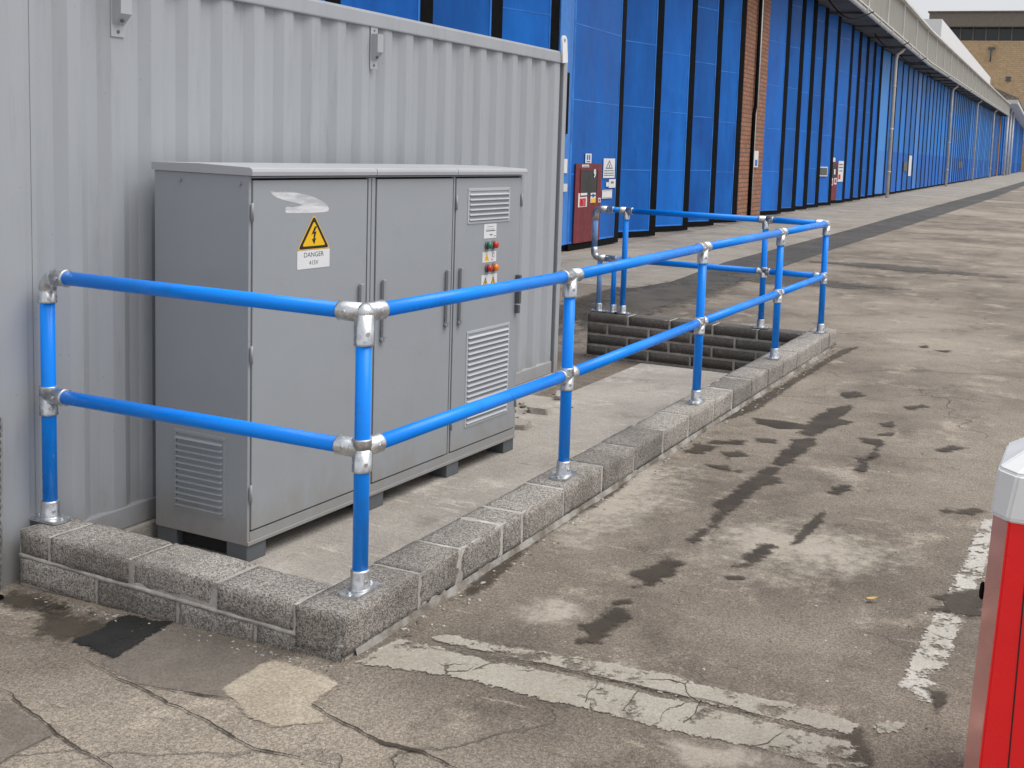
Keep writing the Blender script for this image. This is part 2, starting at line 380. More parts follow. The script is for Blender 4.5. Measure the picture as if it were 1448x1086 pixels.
WET = [[(0.182,4.263),(0.398,4.304),(0.558,4.264),(0.551,4.594),(0.605,4.912),(0.7,5.08),(0.727,4.833),(0.703,4.592),(0.819,4.521),(0.738,4.33),(0.69,4.122),(0.668,3.979),(0.545,4.032),(0.588,4.147),(0.41,4.081),(0.272,4.131)],[(0.581,3.842),(0.686,3.948),(0.729,3.81),(0.72,3.627),(0.704,3.43),(0.718,3.295),(0.683,3.187),(0.606,3.229),(0.619,3.416),(0.584,3.545),(0.616,3.642)],[(0.617,3.115),(0.672,3.181),(0.695,2.994),(0.776,2.852),(0.7,2.762),(0.68,2.559),(0.685,2.394),(0.677,2.091),(0.675,1.934),(0.682,1.712),(0.642,1.722),(0.636,1.889),(0.68,1.972),(0.63,2.065),(0.623,2.252),(0.561,2.296),(0.596,2.511),(0.597,2.763),(0.615,2.98)],[(0.119,3.518),(0.323,3.643),(0.322,3.542),(0.13,3.444)],[(0.359,3.727),(0.493,3.788),(0.497,3.689),(0.393,3.645)],[(0.285,3.289),(0.362,3.373),(0.429,3.302),(0.355,3.185)],[(0.072,3.409),(0.216,3.399),(0.169,3.201),(0.083,3.186)],[(0.296,2.992),(0.403,3.038),(0.444,2.978),(0.526,2.993),(0.503,2.93),(0.372,2.936)],[(0.94,4.104),(1.084,4.151),(1.117,4.047),(1.117,3.81),(1.161,3.742),(1.138,3.636),(1.099,3.613),(1.105,3.803),(1.092,3.991),(0.992,4.032)],[(1.034,3.61),(1.12,3.662),(1.115,3.532),(1.074,3.525)],[(1.079,3.337),(1.104,3.525),(1.148,3.43),(1.137,3.321)],[(1.002,4.588),(1.065,4.699),(1.104,4.559),(1.039,4.518)],[(1.03,4.266),(1.133,4.396),(1.138,4.29),(1.063,4.265)],[(0.526,5.454),(0.622,5.578),(0.723,5.464),(0.629,5.286),(0.558,5.357)],[(1.06,5.258),(1.171,5.384),(1.216,5.33),(1.104,5.152)],[(1.463,4.097),(1.523,4.253),(1.623,4.234),(1.56,4.136),(1.506,4.045)],[(1.059,2.807),(1.068,2.976),(1.132,3.014),(1.144,2.9),(1.106,2.805)],[(1.087,1.893),(1.079,2.079),(1.088,2.324),(1.101,2.498),(1.123,2.407),(1.131,2.225),(1.123,2.046),(1.117,1.932)],[(0.626,1.078),(0.663,1.142),(0.593,1.194),(0.564,1.224),(0.609,1.315),(0.63,1.434),(0.709,1.447),(0.721,1.329),(0.715,1.215),(0.688,1.121)],[(0.651,0.465),(0.661,0.552),(0.609,0.632),(0.629,0.716),(0.638,0.797),(0.661,0.849),(0.731,0.808),(0.728,0.731),(0.719,0.618),(0.733,0.522),(0.682,0.508)],[(0.616,0.881),(0.663,0.954),(0.692,0.921),(0.64,0.861)],[(0.934,1.502),(0.963,1.586),(0.93,1.639),(0.959,1.822),(1.018,1.855),(1.023,1.72),(1.011,1.593),(0.984,1.52)],[(0.926,1.366),(1.005,1.4),(1.034,1.379),(0.958,1.347)],[(1.787,1.565),(1.852,1.669),(1.961,1.745),(1.992,1.641),(1.982,1.537),(2.024,1.479),(1.954,1.411),(1.893,1.457),(1.819,1.418),(1.843,1.511)],[(1.856,0.713),(1.89,0.713),(1.954,0.718),(1.962,0.638),(1.951,0.551),(1.928,0.577),(1.939,0.653)],[(1.645,2.808),(1.682,2.856),(1.729,2.83),(1.687,2.766)],[(0.724,8.11),(0.78,8.199),(0.812,8.078),(0.757,7.99)],[(0.898,7.951),(1.039,8.053),(1.025,7.904)],[(1.716,2.822),(1.818,2.947),(1.877,2.9),(1.813,2.824)]]
DAMP = [[(0.046,0.6),(0.003,1.012),(-0.0,1.709),(-0.025,2.18),(-0.036,2.744),(-0.043,3.399),(0.006,4.249),(0.045,5.383),(0.099,7.425),(0.204,7.734),(0.151,6.896),(0.121,5.528),(0.128,4.528),(0.0,3.961),(0.005,3.529),(-0.066,3.096),(0.033,2.329),(0.035,2.049),(0.016,1.599),(0.028,1.223),(0.096,0.792)],[(-1.419,-0.073),(-1.27,-0.058),(-1.16,-0.073),(-1.015,-0.115),(-0.982,-0.165),(-1.01,-0.265),(-1.082,-0.281),(-1.157,-0.271),(-1.285,-0.183)],[(-1.658,0.007),(-1.485,-0.005),(-1.256,-0.037),(-1.334,-0.099),(-1.498,-0.136),(-1.615,-0.09)],[(-3.515,8.806),(-3.542,11.038),(-3.469,13.764),(-3.413,18.735),(-2.897,15.859),(-2.909,12.157),(-2.968,9.671),(-2.942,8.182)],[(1.67,0.257),(1.732,0.337),(1.82,0.12),(1.762,0.091)]]
BLACK = [[(-1.017,-0.268),(-1.017,-0.2),(-1.011,-0.142),(-1.05,-0.057),(-1.033,-0.005),(-0.92,-0.011),(-0.819,0.001),(-0.789,-0.154),(-0.754,-0.314),(-0.876,-0.295)]]
TAN = [[(-0.24,-0.354),(-0.251,-0.245),(-0.246,-0.111),(-0.058,-0.136),(0.08,-0.17),(0.103,-0.336),(0.214,-0.391),(0.148,-0.444),(0.083,-0.496),(-0.057,-0.463)]]
GREY = [[(-0.816,-0.339),(-0.775,-0.279),(-0.789,-0.154),(-0.814,-0.004),(-0.595,-0.026),(-0.242,-0.059),(-0.249,-0.106),(-0.258,-0.237),(-0.243,-0.35),(-0.159,-0.413),(-0.331,-0.419),(-0.499,-0.433),(-0.664,-0.398)],[(-0.885,-0.663),(-0.698,-0.717),(-0.488,-0.785),(-0.5,-0.873),(-0.502,-0.964)]]
PALE = [[(0.772,2.024),(1.007,2.216),(1.307,2.148),(1.543,2.007),(1.475,1.817),(1.227,1.633),(0.99,1.552),(0.835,1.721)],[(0.327,0.671),(0.444,0.812),(0.555,0.777),(0.549,0.6),(0.415,0.566)],[(-0.435,2.873),(0.155,2.874),(0.335,2.088),(0.257,1.563),(0.126,1.381)],[(1.166,0.003),(1.503,0.032),(1.713,0.067),(1.292,-0.143)]]
LINE1 = [[(0.041,-0.013),(0.055,0.2),(0.211,0.215),(0.468,0.202),(0.666,0.225),(0.863,0.238),(1.072,0.238),(1.246,0.245),(1.394,0.237),(1.516,0.228),(1.72,0.234),(1.801,0.11),(1.673,0.055),(1.491,0.072),(1.221,0.045),(0.948,0.052),(0.695,0.04),(0.39,0.048),(0.191,0.004)],[(0.15,0.263),(0.195,0.322),(0.4,0.321),(0.664,0.367),(0.85,0.388),(1.037,0.393),(1.2,0.377),(1.422,0.39),(1.618,0.382),(1.729,0.356),(1.711,0.277),(1.48,0.27),(1.236,0.273),(1.059,0.271),(0.846,0.276),(0.573,0.269),(0.375,0.262)],[(1.768,0.39),(1.856,0.45),(1.872,0.408),(1.791,0.327)]]
LINE2 = [[(1.804,0.613),(1.806,0.759),(1.804,0.946),(1.813,1.143),(1.823,1.349),(1.832,1.555),(1.843,1.735),(1.851,1.993),(1.861,2.235),(1.87,2.521),(1.872,2.767),(1.946,2.809),(1.953,2.286),(1.957,1.983),(1.955,1.795),(1.941,1.531),(1.927,1.29),(1.927,1.077),(1.927,0.883),(1.923,0.731),(1.914,0.629)]]
CRACK = [([(-0.843,-0.369),(-0.65,-0.41),(-0.479,-0.453),(-0.288,-0.507),(-0.083,-0.572),(0.073,-0.608),(0.206,-0.594),(0.386,-0.595)],0.02),([(-0.518,-0.43),(-0.331,-0.419),(-0.156,-0.416)],0.012),([(0.097,-0.329),(0.218,-0.379),(0.316,-0.402),(0.439,-0.41),(0.577,-0.409),(0.722,-0.445)],0.035),([(-0.913,-0.642),(-0.706,-0.705),(-0.478,-0.781),(-0.329,-0.811),(-0.155,-0.868)],0.02),([(-0.478,-0.781),(-0.492,-0.856),(-0.488,-0.975)],0.012),([(0.85,0.238),(0.865,0.188),(0.865,0.132),(0.873,0.082)],0.008),([(1.006,0.243),(1.017,0.156),(1.014,0.085)],0.007),([(1.052,0.493),(1.137,0.444),(1.188,0.411)],0.006),([(0.199,0.189),(0.396,0.227),(0.633,0.263),(0.85,0.267),(1.084,0.272),(1.257,0.284),(1.459,0.26),(1.652,0.238)],0.012),([(1.213,0.267),(1.22,0.18),(1.211,0.104)],0.005),([(1.511,0.201),(1.479,0.112),(1.439,0.055)],0.006),([(0.468,0.202),(0.434,0.106)],0.004),([(0.357,6.265),(0.707,6.651),(1.166,6.817),(1.781,7.088)],0.02),([(-0.415,8.087),(-0.057,8.462),(0.781,9.203)],0.02),([(0.348,3.346),(1.987,4.052)],0.01)]
CAMROT = (0.106131, 0.042998, 0.383474)
# ------------------------------------------------------------------ ground
def lerp(a,b,t): return a+(b-a)*max(0,min(1,t))
def gz(x,y):
    if y<.1: return .045*max(-1.8,min(0,x))
    if y>7.25 and x<-1.9: return -.31*(1-max(0,min(1,(y-7.35)/1.8)))*max(0,min(1,(-1.9-x)/.6))
    return 0.0
def sheet(name,xs,ys,keep,zf,mat,kind='structure'):
    b=MB(); V={}
    def v(i,j):
        if (i,j) not in V: V[(i,j)]=b.bm.verts.new((xs[i],ys[j],zf(xs[i],ys[j])))
        return V[(i,j)]
    for i in range(len(xs)-1):
        for j in range(len(ys)-1):
            if keep((xs[i]+xs[i+1])/2,(ys[j]+ys[j+1])/2):
                f=b.bm.faces.new([v(i,j),v(i+1,j),v(i+1,j+1),v(i,j+1)]); f.normal_update()
    o=b.build(name,mat); o['kind']=kind
    return o
def inside(x,y): return -6.2<x<-.1 and .1<y<7.3
sheet('ground',[-600,-60,-12,-6.2,-4,-3,-2.5,-2.2,-1.9,-1.2,-.1,0,1,3,12,60,600],[-60,-12,-4,-1,.0999,.1001,1,3,5,7.3,7.35,7.8,8.4,9,9.6,10.35,14,30,80,250,900],
      lambda x,y: not inside(x,y), gz, M['yard'])
def pz(x,y): return lerp(-.135,-.31,(y-5.3)/1.2) if x<-1.47 else (-.36 if y>6.22 else -.2)
sheet('pit_floor',[-6.2,-4,-3,-2.4,-1.9,-1.5,-1.44,-.8,-.1],[.1,.2,1,2,3,4,5.3,5.6,5.9,6.1,6.18,6.26,6.5,7.3],lambda x,y:True,pz,M['dirt'])
b=MB(); b.cbox(-1.46,-.19,.12,6.2,-.42,-.10,.012); slab=b.build('concrete_slab',M['slab']); slab['kind']='structure'
b=MB(); b.box(-4.2,-1.46,.12,4.5,-.3,-.104); sl2=b.build('concrete_slab',M['slab']); sl2['kind']='structure'

# hangar frame: s runs along the face of the shed, o outwards from it
HO=Vector((-5.55,0,0)); HD=Vector((-.0467,.9989,0)); HN=Vector((.9989,.0467,0))
def hp(s,o,z=0): return HO+HD*s+HN*o+Vector((0,0,z))
# apron in front of the shed and the dark strip of asphalt beside it
def poly_sheet(name,pts,z,mat):
    b=MB(); b._f([b.bm.verts.new((p[0],p[1],z)) for p in pts]); o=b.build(name,mat,recalc=False); o['kind']='structure'
    for p in o.data.polygons:
        if p.normal.z<0: o.data.flip_normals(); break
    return o
up_=[(-3.15,9.6),(-3.2,11.5),(-3.5,14.8),(-3.7,25.4),(-4.0,34),(-5.0,75),(-6.6,129),(-9.5,190),(-14,300)]
lo_=[(-2.35,9.6),(-2.45,12.9),(-2.65,19),(-2.85,32),(-3.4,60),(-4.6,100),(-7.6,190),(-12,300)]
shed=[(hp(s,.2).x,hp(s,.2).y) for s in (10.5,60,120,190,300)]
poly_sheet('apron',[(-3.35,10.4)]+up_[1:]+shed[::-1],.004,M['apron'])
poly_sheet('asphalt_strip',up_+lo_[::-1],.006,M['asphalt'])

def stain(name,polys,mat,eps,kind,soft=.05,cell=.02):
    """irregular flat patches lying on the ground; fade runs from 0 outside the outline to 1 inside it"""
    b=MB(); lay=b.bm.verts.layers.float.new('fade')
    for P in polys:
        n=len(P); segs=[]
        for i in range(n):
            ax,ay=P[i]; cx,cy=P[(i+1)%n]; segs.append((ax,ay,cx-ax,cy-ay,max(1e-12,(cx-ax)**2+(cy-ay)**2)))
        area=abs(sum(P[i][0]*P[(i+1)%n][1]-P[(i+1)%n][0]*P[i][1] for i in range(n)))/2
        per=sum(math.sqrt(q[4]) for q in segs); wid=2*area/per
        sf=min(soft,wid*.9); st=min(max(cell,sf*.35,math.sqrt(area)/90),.12); st=max(st,.007)
        x0=min(p[0] for p in P)-sf; x1=max(p[0] for p in P)+sf; y0=min(p[1] for p in P)-sf; y1=max(p[1] for p in P)+sf
        nx=int((x1-x0)/st)+2; ny=int((y1-y0)/st)+2; S={}
        for i in range(nx):
            for j in range(ny):
                x=x0+i*st; y=y0+j*st; d=1e9; ins=False
                for ax,ay,dx,dy,L in segs:
                    q=((x-ax)*dx+(y-ay)*dy)/L; q=0 if q<0 else 1 if q>1 else q
                    e=(x-ax-dx*q)**2+(y-ay-dy*q)**2
                    if e<d: d=e
                    if (ay>y)!=(ay+dy>y) and x<ax+dx*(y-ay)/dy: ins=not ins
                S[i,j]=math.sqrt(d)*(1 if ins else -1)
        V={}
        def v(i,j):
            if (i,j) not in V:
                x=x0+i*st; y=y0+j*st
                q=b.bm.verts.new((x,y,gz(x,y)+eps)); q[lay]=max(0,min(1,.5+S[i,j]/sf*.5)); V[i,j]=q
            return V[i,j]
        for i in range(nx-1):
            for j in range(ny-1):
                if max(S[i,j],S[i+1,j],S[i,j+1],S[i+1,j+1])>-sf: b.bm.faces.new([v(i,j),v(i+1,j),v(i+1,j+1),v(i,j+1)])
    o=b.build(name,mat,recalc=False); o['kind']=kind
    return o
stain('pale_dust',PALE,M['pale'],.002,'stuff',.30,.06)
stain('damp_patches',DAMP,M['damp'],.003,'stuff',.12,.03)
stain('asphalt_fringe',[[(-3.2,8.3),(-2.9,8.0),(-2.6,8.6),(-2.3,9.2),(-2.25,10.2),(-2.35,12),(-2.9,12),(-3.2,11),(-3.3,9.6)],[(-3.6,8.2),(-3.3,7.6),(-3.1,7.7),(-3.2,8.4),(-3.5,9.2)],[(-3.1,13),(-2.0,12.2),(-1.2,12.5),(-.2,12.9),(-1.6,13.4),(-2.6,14)],[(-2.6,16),(-.5,15.6),(.9,16),(-1,16.6)]],M['fringe'],.009,'stuff',.35,.06)
stain('asphalt_patch',BLACK,M['tar'],.0045,'structure',.03)
stain('concrete_patch',GREY,M['grey'],.0030,'structure',.04)
stain('concrete_patch',TAN,M['tan'],.004,'structure',.04)
stain('painted_marking',LINE1,M['lines'],.004,'structure',.03)
stain('painted_marking',LINE2,M['lines2'],.004,'structure',.03)
stain('wet_stains',WET,M['wet'],.0055,'stuff',.045,.012)
# cracks: jagged narrow strips
cr=[]
for P,w in CRACK:
    pts=[Vector((p[0],p[1],0)) for p in P]; line=[]
    for a,c in zip(pts,pts[1:]):
        k=max(2,int((c-a).length/.035))
        line+= [a.lerp(c,q/k) for q in range(k)]
    line.append(pts[-1]); n=len(line); L=[];Rr=[]
    for i,p in enumerate(line):
        d=(line[min(i+1,n-1)]-line[max(i-1,0)]).normalized(); q=Vector((-d.y,d.x,0))
        off=q*mnoise.noise(p*4)*.025+q*mnoise.noise(p*17)*.012
        hw=w*.85*(.42+.5*mnoise.noise(p*9+Vector((5,0,0))))*.5*min(1,.25+4*min(i,n-1-i)/n)
        hw=max(hw,.0015)
        L.append((p+off+q*hw)); Rr.append((p+off-q*hw))
    cr.append((L,Rr))
b=MB(); lay=b.bm.verts.layers.float.new('fade')
for L,Rr in cr:
    rows=[]
    for a,c in zip(L,Rr):
        row=[]
        for p,f in ((a.lerp(c,-.35),0),(a.lerp(c,.5),1),(a.lerp(c,1.35),0)):
            v=b.bm.verts.new((p.x,p.y,gz(p.x,p.y)+.0068)); v[lay]=f; row.append(v)
        rows.append(row)
    for r0,r1 in zip(rows,rows[1:]):
        for i in (0,1):
            f=b.bm.faces.new([r0[i],r1[i],r1[i+1],r0[i+1]]); f.normal_update()
            if f.normal.z<0: f.normal_flip()
o=b.build('ground_cracks',M['crack'],recalc=False); o['kind']='stuff'
# grit scattered over the yard
b=MB()
def pebble(x,y,z,r):
    t=bmesh.new(); bmesh.ops.create_icosphere(t,subdivisions=1,radius=1)
    sx,sy,sz=(r*random.uniform(.6,1.3) for _ in range(3))
    M4=Matrix.Translation((x,y,z+sz*.2))@Matrix.Rotation(random.uniform(0,6),4,'Z')@Matrix.Diagonal((sx,sy,sz*.7,1))
    for v in t.verts: v.co*=random.uniform(.75,1.2)
    b.mi=random.choice((0,1,1)); b.join(t,M4)
for _ in range(900):
    x=random.uniform(-1.9,2.6); y=-1.9+8*random.random()**1.5
    if x<0.03 and y>-.12: x=random.uniform(.03,2.6)
    pebble(x,y,gz(x,y),random.choice((.002,.003,.003,.004,.006)))
for _ in range(420):
    x=.02+abs(random.gauss(0,.05)); y=random.uniform(0,7.5); pebble(x,y,0,random.choice((.003,.004,.006,.009)))
for _ in range(200):
    x=random.uniform(-1.7,0); y=-.05-.055*x-.02-abs(random.gauss(0,.04)); pebble(x,y,gz(x,y),random.choice((.003,.004,.006)))
o=b.build('grit',[M['dirt'],M['mortar']]); o['kind']='stuff'
# broken concrete beside the shipping container
b=MB()
for _ in range(26):
    x=random.uniform(-1.66,-1.2); y=random.uniform(3.3,4.6); r=random.choice((.02,.03,.05,.08,.11))
    t=bmesh.new(); bmesh.ops.create_cube(t,size=1)
    for v in t.verts: v.co+=Vector([random.uniform(-.2,.2) for _ in range(3)])
    bmesh.ops.bevel(t,geom=list(t.edges),offset=.08,segments=1,affect='EDGES')
    b.mi=random.choice((0,1)); b.join(t,Matrix.Translation((x,y,-.10+r*.12))@Matrix.Rotation(random.uniform(0,6),4,'Z')@Matrix.Rotation(random.uniform(-.25,.25),4,'X')@Matrix.Diagonal((r*1.5,r*1.1,r*.5,1)))
o=b.build('rubble',[M['slab'],M['dirt']]); o['kind']='stuff'

# ------------------------------------------------------------------ low block wall round the plinth
wall=thing('low_block_wall',(0,3.6,0),'low wall of rough grey concrete blocks carrying the blue handrail','low wall')
def rough_block(b,x0,x1,y0,y1,z0,z1,M4=None,amp=.0013,cell=.03):
    """one block: grid faces, chipped edges"""
    def ax(a,c): 
        k=max(2,int(round((c-a)/cell))); return [a+(c-a)*i/k for i in range(k+1)]
    X,Y,Z=ax(x0,x1),ax(y0,y1),ax(z0,z1); V={}
    seed=Vector((random.uniform(0,50),random.uniform(0,50),0))
    def vert(x,y,z):
        key=(round(x,5),round(y,5),round(z,5))
        if key not in V:
            p=Vector((x,y,z)); e=0
            for c,lo,hi in ((x,x0,x1),(y,y0,y1),(z,z0,z1)):
                if min(c-lo,hi-c)<1e-6: e+=1
            c0=Vector(((x0+x1)/2,(y0+y1)/2,(z0+z1)/2)); hx=Vector((x1-x0,y1-y0,z1-z0))/2
            nd=mnoise.noise_vector(p*22+seed)*amp+mnoise.noise_vector(p*60+seed)*amp*.7
            if e>=2:
                k=.0015+abs(mnoise.noise(p*14+seed))*.0045
                d=Vector([(-1 if q>0 else 1) if abs(abs(q)-h)<1e-6 else 0 for q,h in zip(p-c0,hx)]); p+=d*k
            p+=nd
            V[key]=b.bm.verts.new(M4@p if M4 else p)
        return V[key]
    def face(A,B,f):
        for i in range(len(A)-1):
            for j in range(len(B)-1):
                b._f([vert(*f(A[i],B[j])),vert(*f(A[i+1],B[j])),vert(*f(A[i+1],B[j+1])),vert(*f(A[i],B[j+1]))],True)
    face(X,Y,lambda p,q:(p,q,z0)); face(X,Y,lambda p,q:(p,q,z1))
    face(X,Z,lambda p,q:(p,y0,q)); face(X,Z,lambda p,q:(p,y1,q))
    face(Y,Z,lambda p,q:(x0,p,q)); face(Y,Z,lambda p,q:(x1,p,q))
HK=.166; W=.215; J=.009
FA=math.atan2(-.096,1.69)
FM=Matrix.Translation((0,-.036,0))@Matrix.Rotation(FA,4,'Z')   # the front run, local x goes from the corner to the left as negative
top=MB(); mor=MB()
# long side, one course in view above a mortar haunch
JY=[.0,.43,.735,1.08,1.265,1.68,2.136,2.56,3.017,3.455,3.944,4.352,4.79,5.23,5.67,6.11,6.55,6.99,7.3,7.62]
for a,c in zip(JY,JY[1:]):
    j=random.uniform(-.004,.004); a2=a-.036 if a==0 else a+J
    rough_block(top,-W+j,j,a2,c-J,.014,HK+random.uniform(-.003,.003))
mor.box(-W+.005,-.005,-.02,7.615,-.30,HK-.005)
hz=MB(); prof=[(.0,.026),(.008,.020),(.020,.008),(.034,-.004)]; rows=[]
for i in range(215):
    y=.03+i*.035; w=.25*min(4,i)*.25+.55+.9*mnoise.noise(Vector((3,y*1.7,0)))+.5*mnoise.noise(Vector((9,y*9,0)))
    rows.append([hz.bm.verts.new((x*.6*max(.1,w)+.002,y,z+.004*mnoise.noise(Vector((x*40,y*30,2))))) for x,z in prof])
for p,q in zip(rows,rows[1:]):
    for i in range(3): hz._f([p[i],p[i+1],q[i+1],q[i]],True)
# front run, two courses
JX=[-.222,-.605,-1.055,-1.515,-1.70]
jf=[-.222]+JX[1:]
for a,c in zip(jf[1:],jf):
    j=random.uniform(-.004,.004)
    rough_block(top,a+J,c-J,j,W+j,.062,HK+random.uniform(-.003,.003),FM)
JX2=[.0,-.41,-.80,-1.24,-1.70]
for a,c in zip(JX2[1:],JX2): rough_block(top,a+J,c-J,-.004,W,-.06,.048,FM)
mor.box(-1.695,-.01,.0052,W-.005,-.20,HK-.0052,FM)
rough_block(mor,-1.695,-.0,-.003,.05,.045,.065,FM,amp=.003,cell=.03)
# far end: the deep side of the pit
XB=-2.48; TOPB=.152
back=MB()
z=TOPB; row=0
while z>-.40:
    x=XB+(0 if row%2==0 else -.22)
    while x<-.22:
        a=max(x,XB); c=min(x+.45,-.22)
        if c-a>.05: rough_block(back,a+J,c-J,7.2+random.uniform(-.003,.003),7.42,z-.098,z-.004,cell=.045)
        x+=.45
    z-=.112; row+=1
mor.box(XB+.005,-.2,7.206,7.415,-.42,TOPB-.007)
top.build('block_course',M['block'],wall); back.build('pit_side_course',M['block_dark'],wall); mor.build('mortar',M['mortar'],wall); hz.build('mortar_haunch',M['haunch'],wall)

# ------------------------------------------------------------------ handrail
rail=thing('handrail',(-.09,.174,HK),'bright blue tube handrail with galvanised clamp fittings bolted along the block wall','handrail')
RT=.0285; RF=.0355
XR=-.089; HR=1.2007; HM=.7034
PY=[.174,1.846,3.8185,5.7156,7.3023]
DZ=[0,-.014,0,0,0]
posts=[(XR,y,HK,HR+d,HM+d) for y,d in zip(PY,DZ)]
LP=(-1.675,.196,HK,HR,HM)
B1=(-.678,7.3023,TOPB,HR,HM); B2=(-2.136,7.3023,TOPB,HR,HM)
G=M['galv']; BL=M['rail_blue']
def base_plate(x,y,z,rot,parent):
    b=MB(); t=Matrix.Translation((x,y,z+.002))@Matrix.Rotation(rot,4,'Z')
    pts=[]
    for cx,a0 in ((.054,-60),(-.054,120)):
        for i in range(9):
            a=R(a0+15*i); pts.append((cx+.030*math.cos(a),.052*math.sin(a)))
    b.prism(pts,.011,t)
    b.lathe((x,y,z+.012),(0,0,1),[(0,.043),(.004,.040),(.009,RF+.001),(.068,RF),(.074,RF-.002),(.075,RT)])
    for sx in (-1,1):
        p=t@Vector((sx*.064,0,.011)); b.cyl(p,p+Vector((0,0,.002)),.012,n=16); b.cyl(p+Vector((0,0,.002)),p+Vector((0,0,.008)),.008,n=6)
    # set screw
    b.cyl((x+RF-.004,y-.012,z+.045),(x+RF+.003,y-.014,z+.045),.007,n=12)
    return b.build('base_plate',G,parent)
def post(x,y,z,ztop,mat=BL,rot=0,r=RT):
    b=MB(); b.cyl((x,y,z+.03),(x,y,ztop),r,n=28); o=b.build('post',mat,rail); base_plate(x,y,z,rot,o); return o
def sock(b,p,d,l,r=RF,start=.0):
    b.lathe(p,d,[(start,r),(l-.008,r),(l-.003,r+.0015),(l,r-.001),(l,RT-.001)])
    d=Vector(d); side=Vector((1,-.6,0)).normalized()
    s=(side-d*side.dot(d))
    if s.length>.2:
        s.normalize(); q=Vector(p)+d*(l*.62)+s*(r-.003); b.cyl(q,q+s*.005,.0075,n=12)
def fitting(p,dirs,ball=True,r=RF):
    b=MB()
    if ball: b.ball(p,r*1.02)
    for d,l in dirs: sock(b,p,d,l,r)
    return b.build('clamp_fitting',G,rail)
Y1=(0,1,0);Y0=(0,-1,0);X0=(-1,0,0);X1=(1,0,0);DN=(0,0,-1);UP=(0,0,1)
for i,(x,y,z,hr,hm) in enumerate(posts):
    post(x,y,z,hr-.02 if i in (0,4) else hr-.01,rot=R(90))
    fr=(LP[0]-x,LP[1]-y)
    dl=Vector((fr[0],fr[1],0)).normalized()
    if i==0:
        fitting((x,y,hr),[(dl,.105),(Y1,.105),(DN,.118)]); fitting((x,y,hm),[(dl,.105),(Y1,.10),(DN,.085),(UP,.038)],False)
    elif i==4:
        fitting((x,y,hr),[(X0,.10),(Y0,.10),(DN,.11)]); fitting((x,y,hm),[(X0,.09),(Y0,.09),(DN,.07),(UP,.038)],False)
    else:
        fitting((x,y,hr),[(Y0,.085),(Y1,.085),(DN,.105)],False)
        fitting((x,y,hm),[(Y0,.075),(Y1,.075),(DN,.075),(UP,.038)],False)
post(*LP[:3],LP[3]-.02,rot=R(0))
dr=Vector((posts[0][0]-LP[0],posts[0][1]-LP[1],0)).normalized()
b=MB()
arc=[Vector((LP[0],LP[1],HR-.105))]+[Vector((LP[0],LP[1],HR-.062))+dr*.062*(1-math.cos(R(a)))+Vector((0,0,.062*math.sin(R(a)))) for a in range(0,91,10)]+[Vector((LP[0],LP[1],HR))+dr*.10]
b.tube(arc,RF-.001,24); sock(b,Vector((LP[0],LP[1],HR))+dr*.05,dr,.065); sock(b,(LP[0],LP[1],HR-.06),DN,.05,RF+.001)
b.build('clamp_fitting',G,rail)
fitting((LP[0],LP[1],HM),[(dr,.10),(DN,.085),(UP,.038)],False)
def bar(p,q,mat=BL,g0=.03,g1=.03):
    p=Vector(p);q=Vector(q);d=(q-p).normalized(); b=MB(); b.cyl(p+d*g0,q-d*g1,RT,n=28); return b.build('rail',mat,rail)
for k in (3,4):
    for a,c in zip(posts,posts[1:]): bar((a[0],a[1],a[k]),(c[0],c[1],c[k]))
    bar((LP[0],LP[1],LP[k]),(posts[0][0],posts[0][1],posts[0][k]),g0=.06)
# far run with its D-shaped end
EX=-2.475
post(*B1[:3],HR-.01); post(*B2[:3],HR-.01)
for x in (-2.405,-2.245): post(x,7.3023,TOPB,HM-.02,M['faded_blue'] if x<-2.3 else BL,r=.026)
fitting((B1[0],B1[1],HR),[(X0,.07),(X1,.07),(DN,.09)],False); fitting((B1[0],B1[1],HM),[(X0,.065),(X1,.065),(DN,.06),(UP,.04)],False)
fitting((B2[0],B2[1],HR),[(X0,.07),(X1,.07),(DN,.09)],False)
P4=posts[4]
bar((P4[0],P4[1],HR),(B1[0],B1[1],HR)); bar((B1[0],B1[1],HR),(B2[0],B2[1],HR)); bar((B2[0],B2[1],HR),(EX+.05,B2[1],HR))
bar((P4[0],P4[1],HM),(B1[0],B1[1],HM)); bar((B1[0],B1[1],HM),(-2.12,B2[1],HM)); bar((-2.12,B2[1],HM),(EX+.05,B2[1],HM),M['faded_blue'])
bar((EX,B2[1],HR-.05),(EX,B2[1],HM+.05),M['faded_blue'])
for zc,sg in ((HR,-1),(HM,1)):
    b=MB(); arc=[Vector((EX,7.3023,zc+sg*.11))]+[Vector((EX+.06*(1-math.cos(R(a))),7.3023,zc+sg*(.06-.06*math.sin(R(a))))) for a in range(0,91,10)]+[Vector((EX+.13,7.3023,zc))]
    b.tube(arc,.034,20); sock(b,(EX+.09,7.3023,zc),X1,.11 if sg<0 else .16,.033); b.build('clamp_fitting',G,rail)

# ------------------------------------------------------------------ electrical cabinet (local: x along the front, y into the cabinet, z up)
CA=math.atan2(2.367,.092)
cab=thing('electrical_cabinet',(-1.105,.735,-.10),'long grey electrical cabinet with three doors and a yellow danger sign','electrical cabinet')
CM=Matrix.Translation((-1.105,.735,-.10))@Matrix.Rotation(CA,4,'Z')
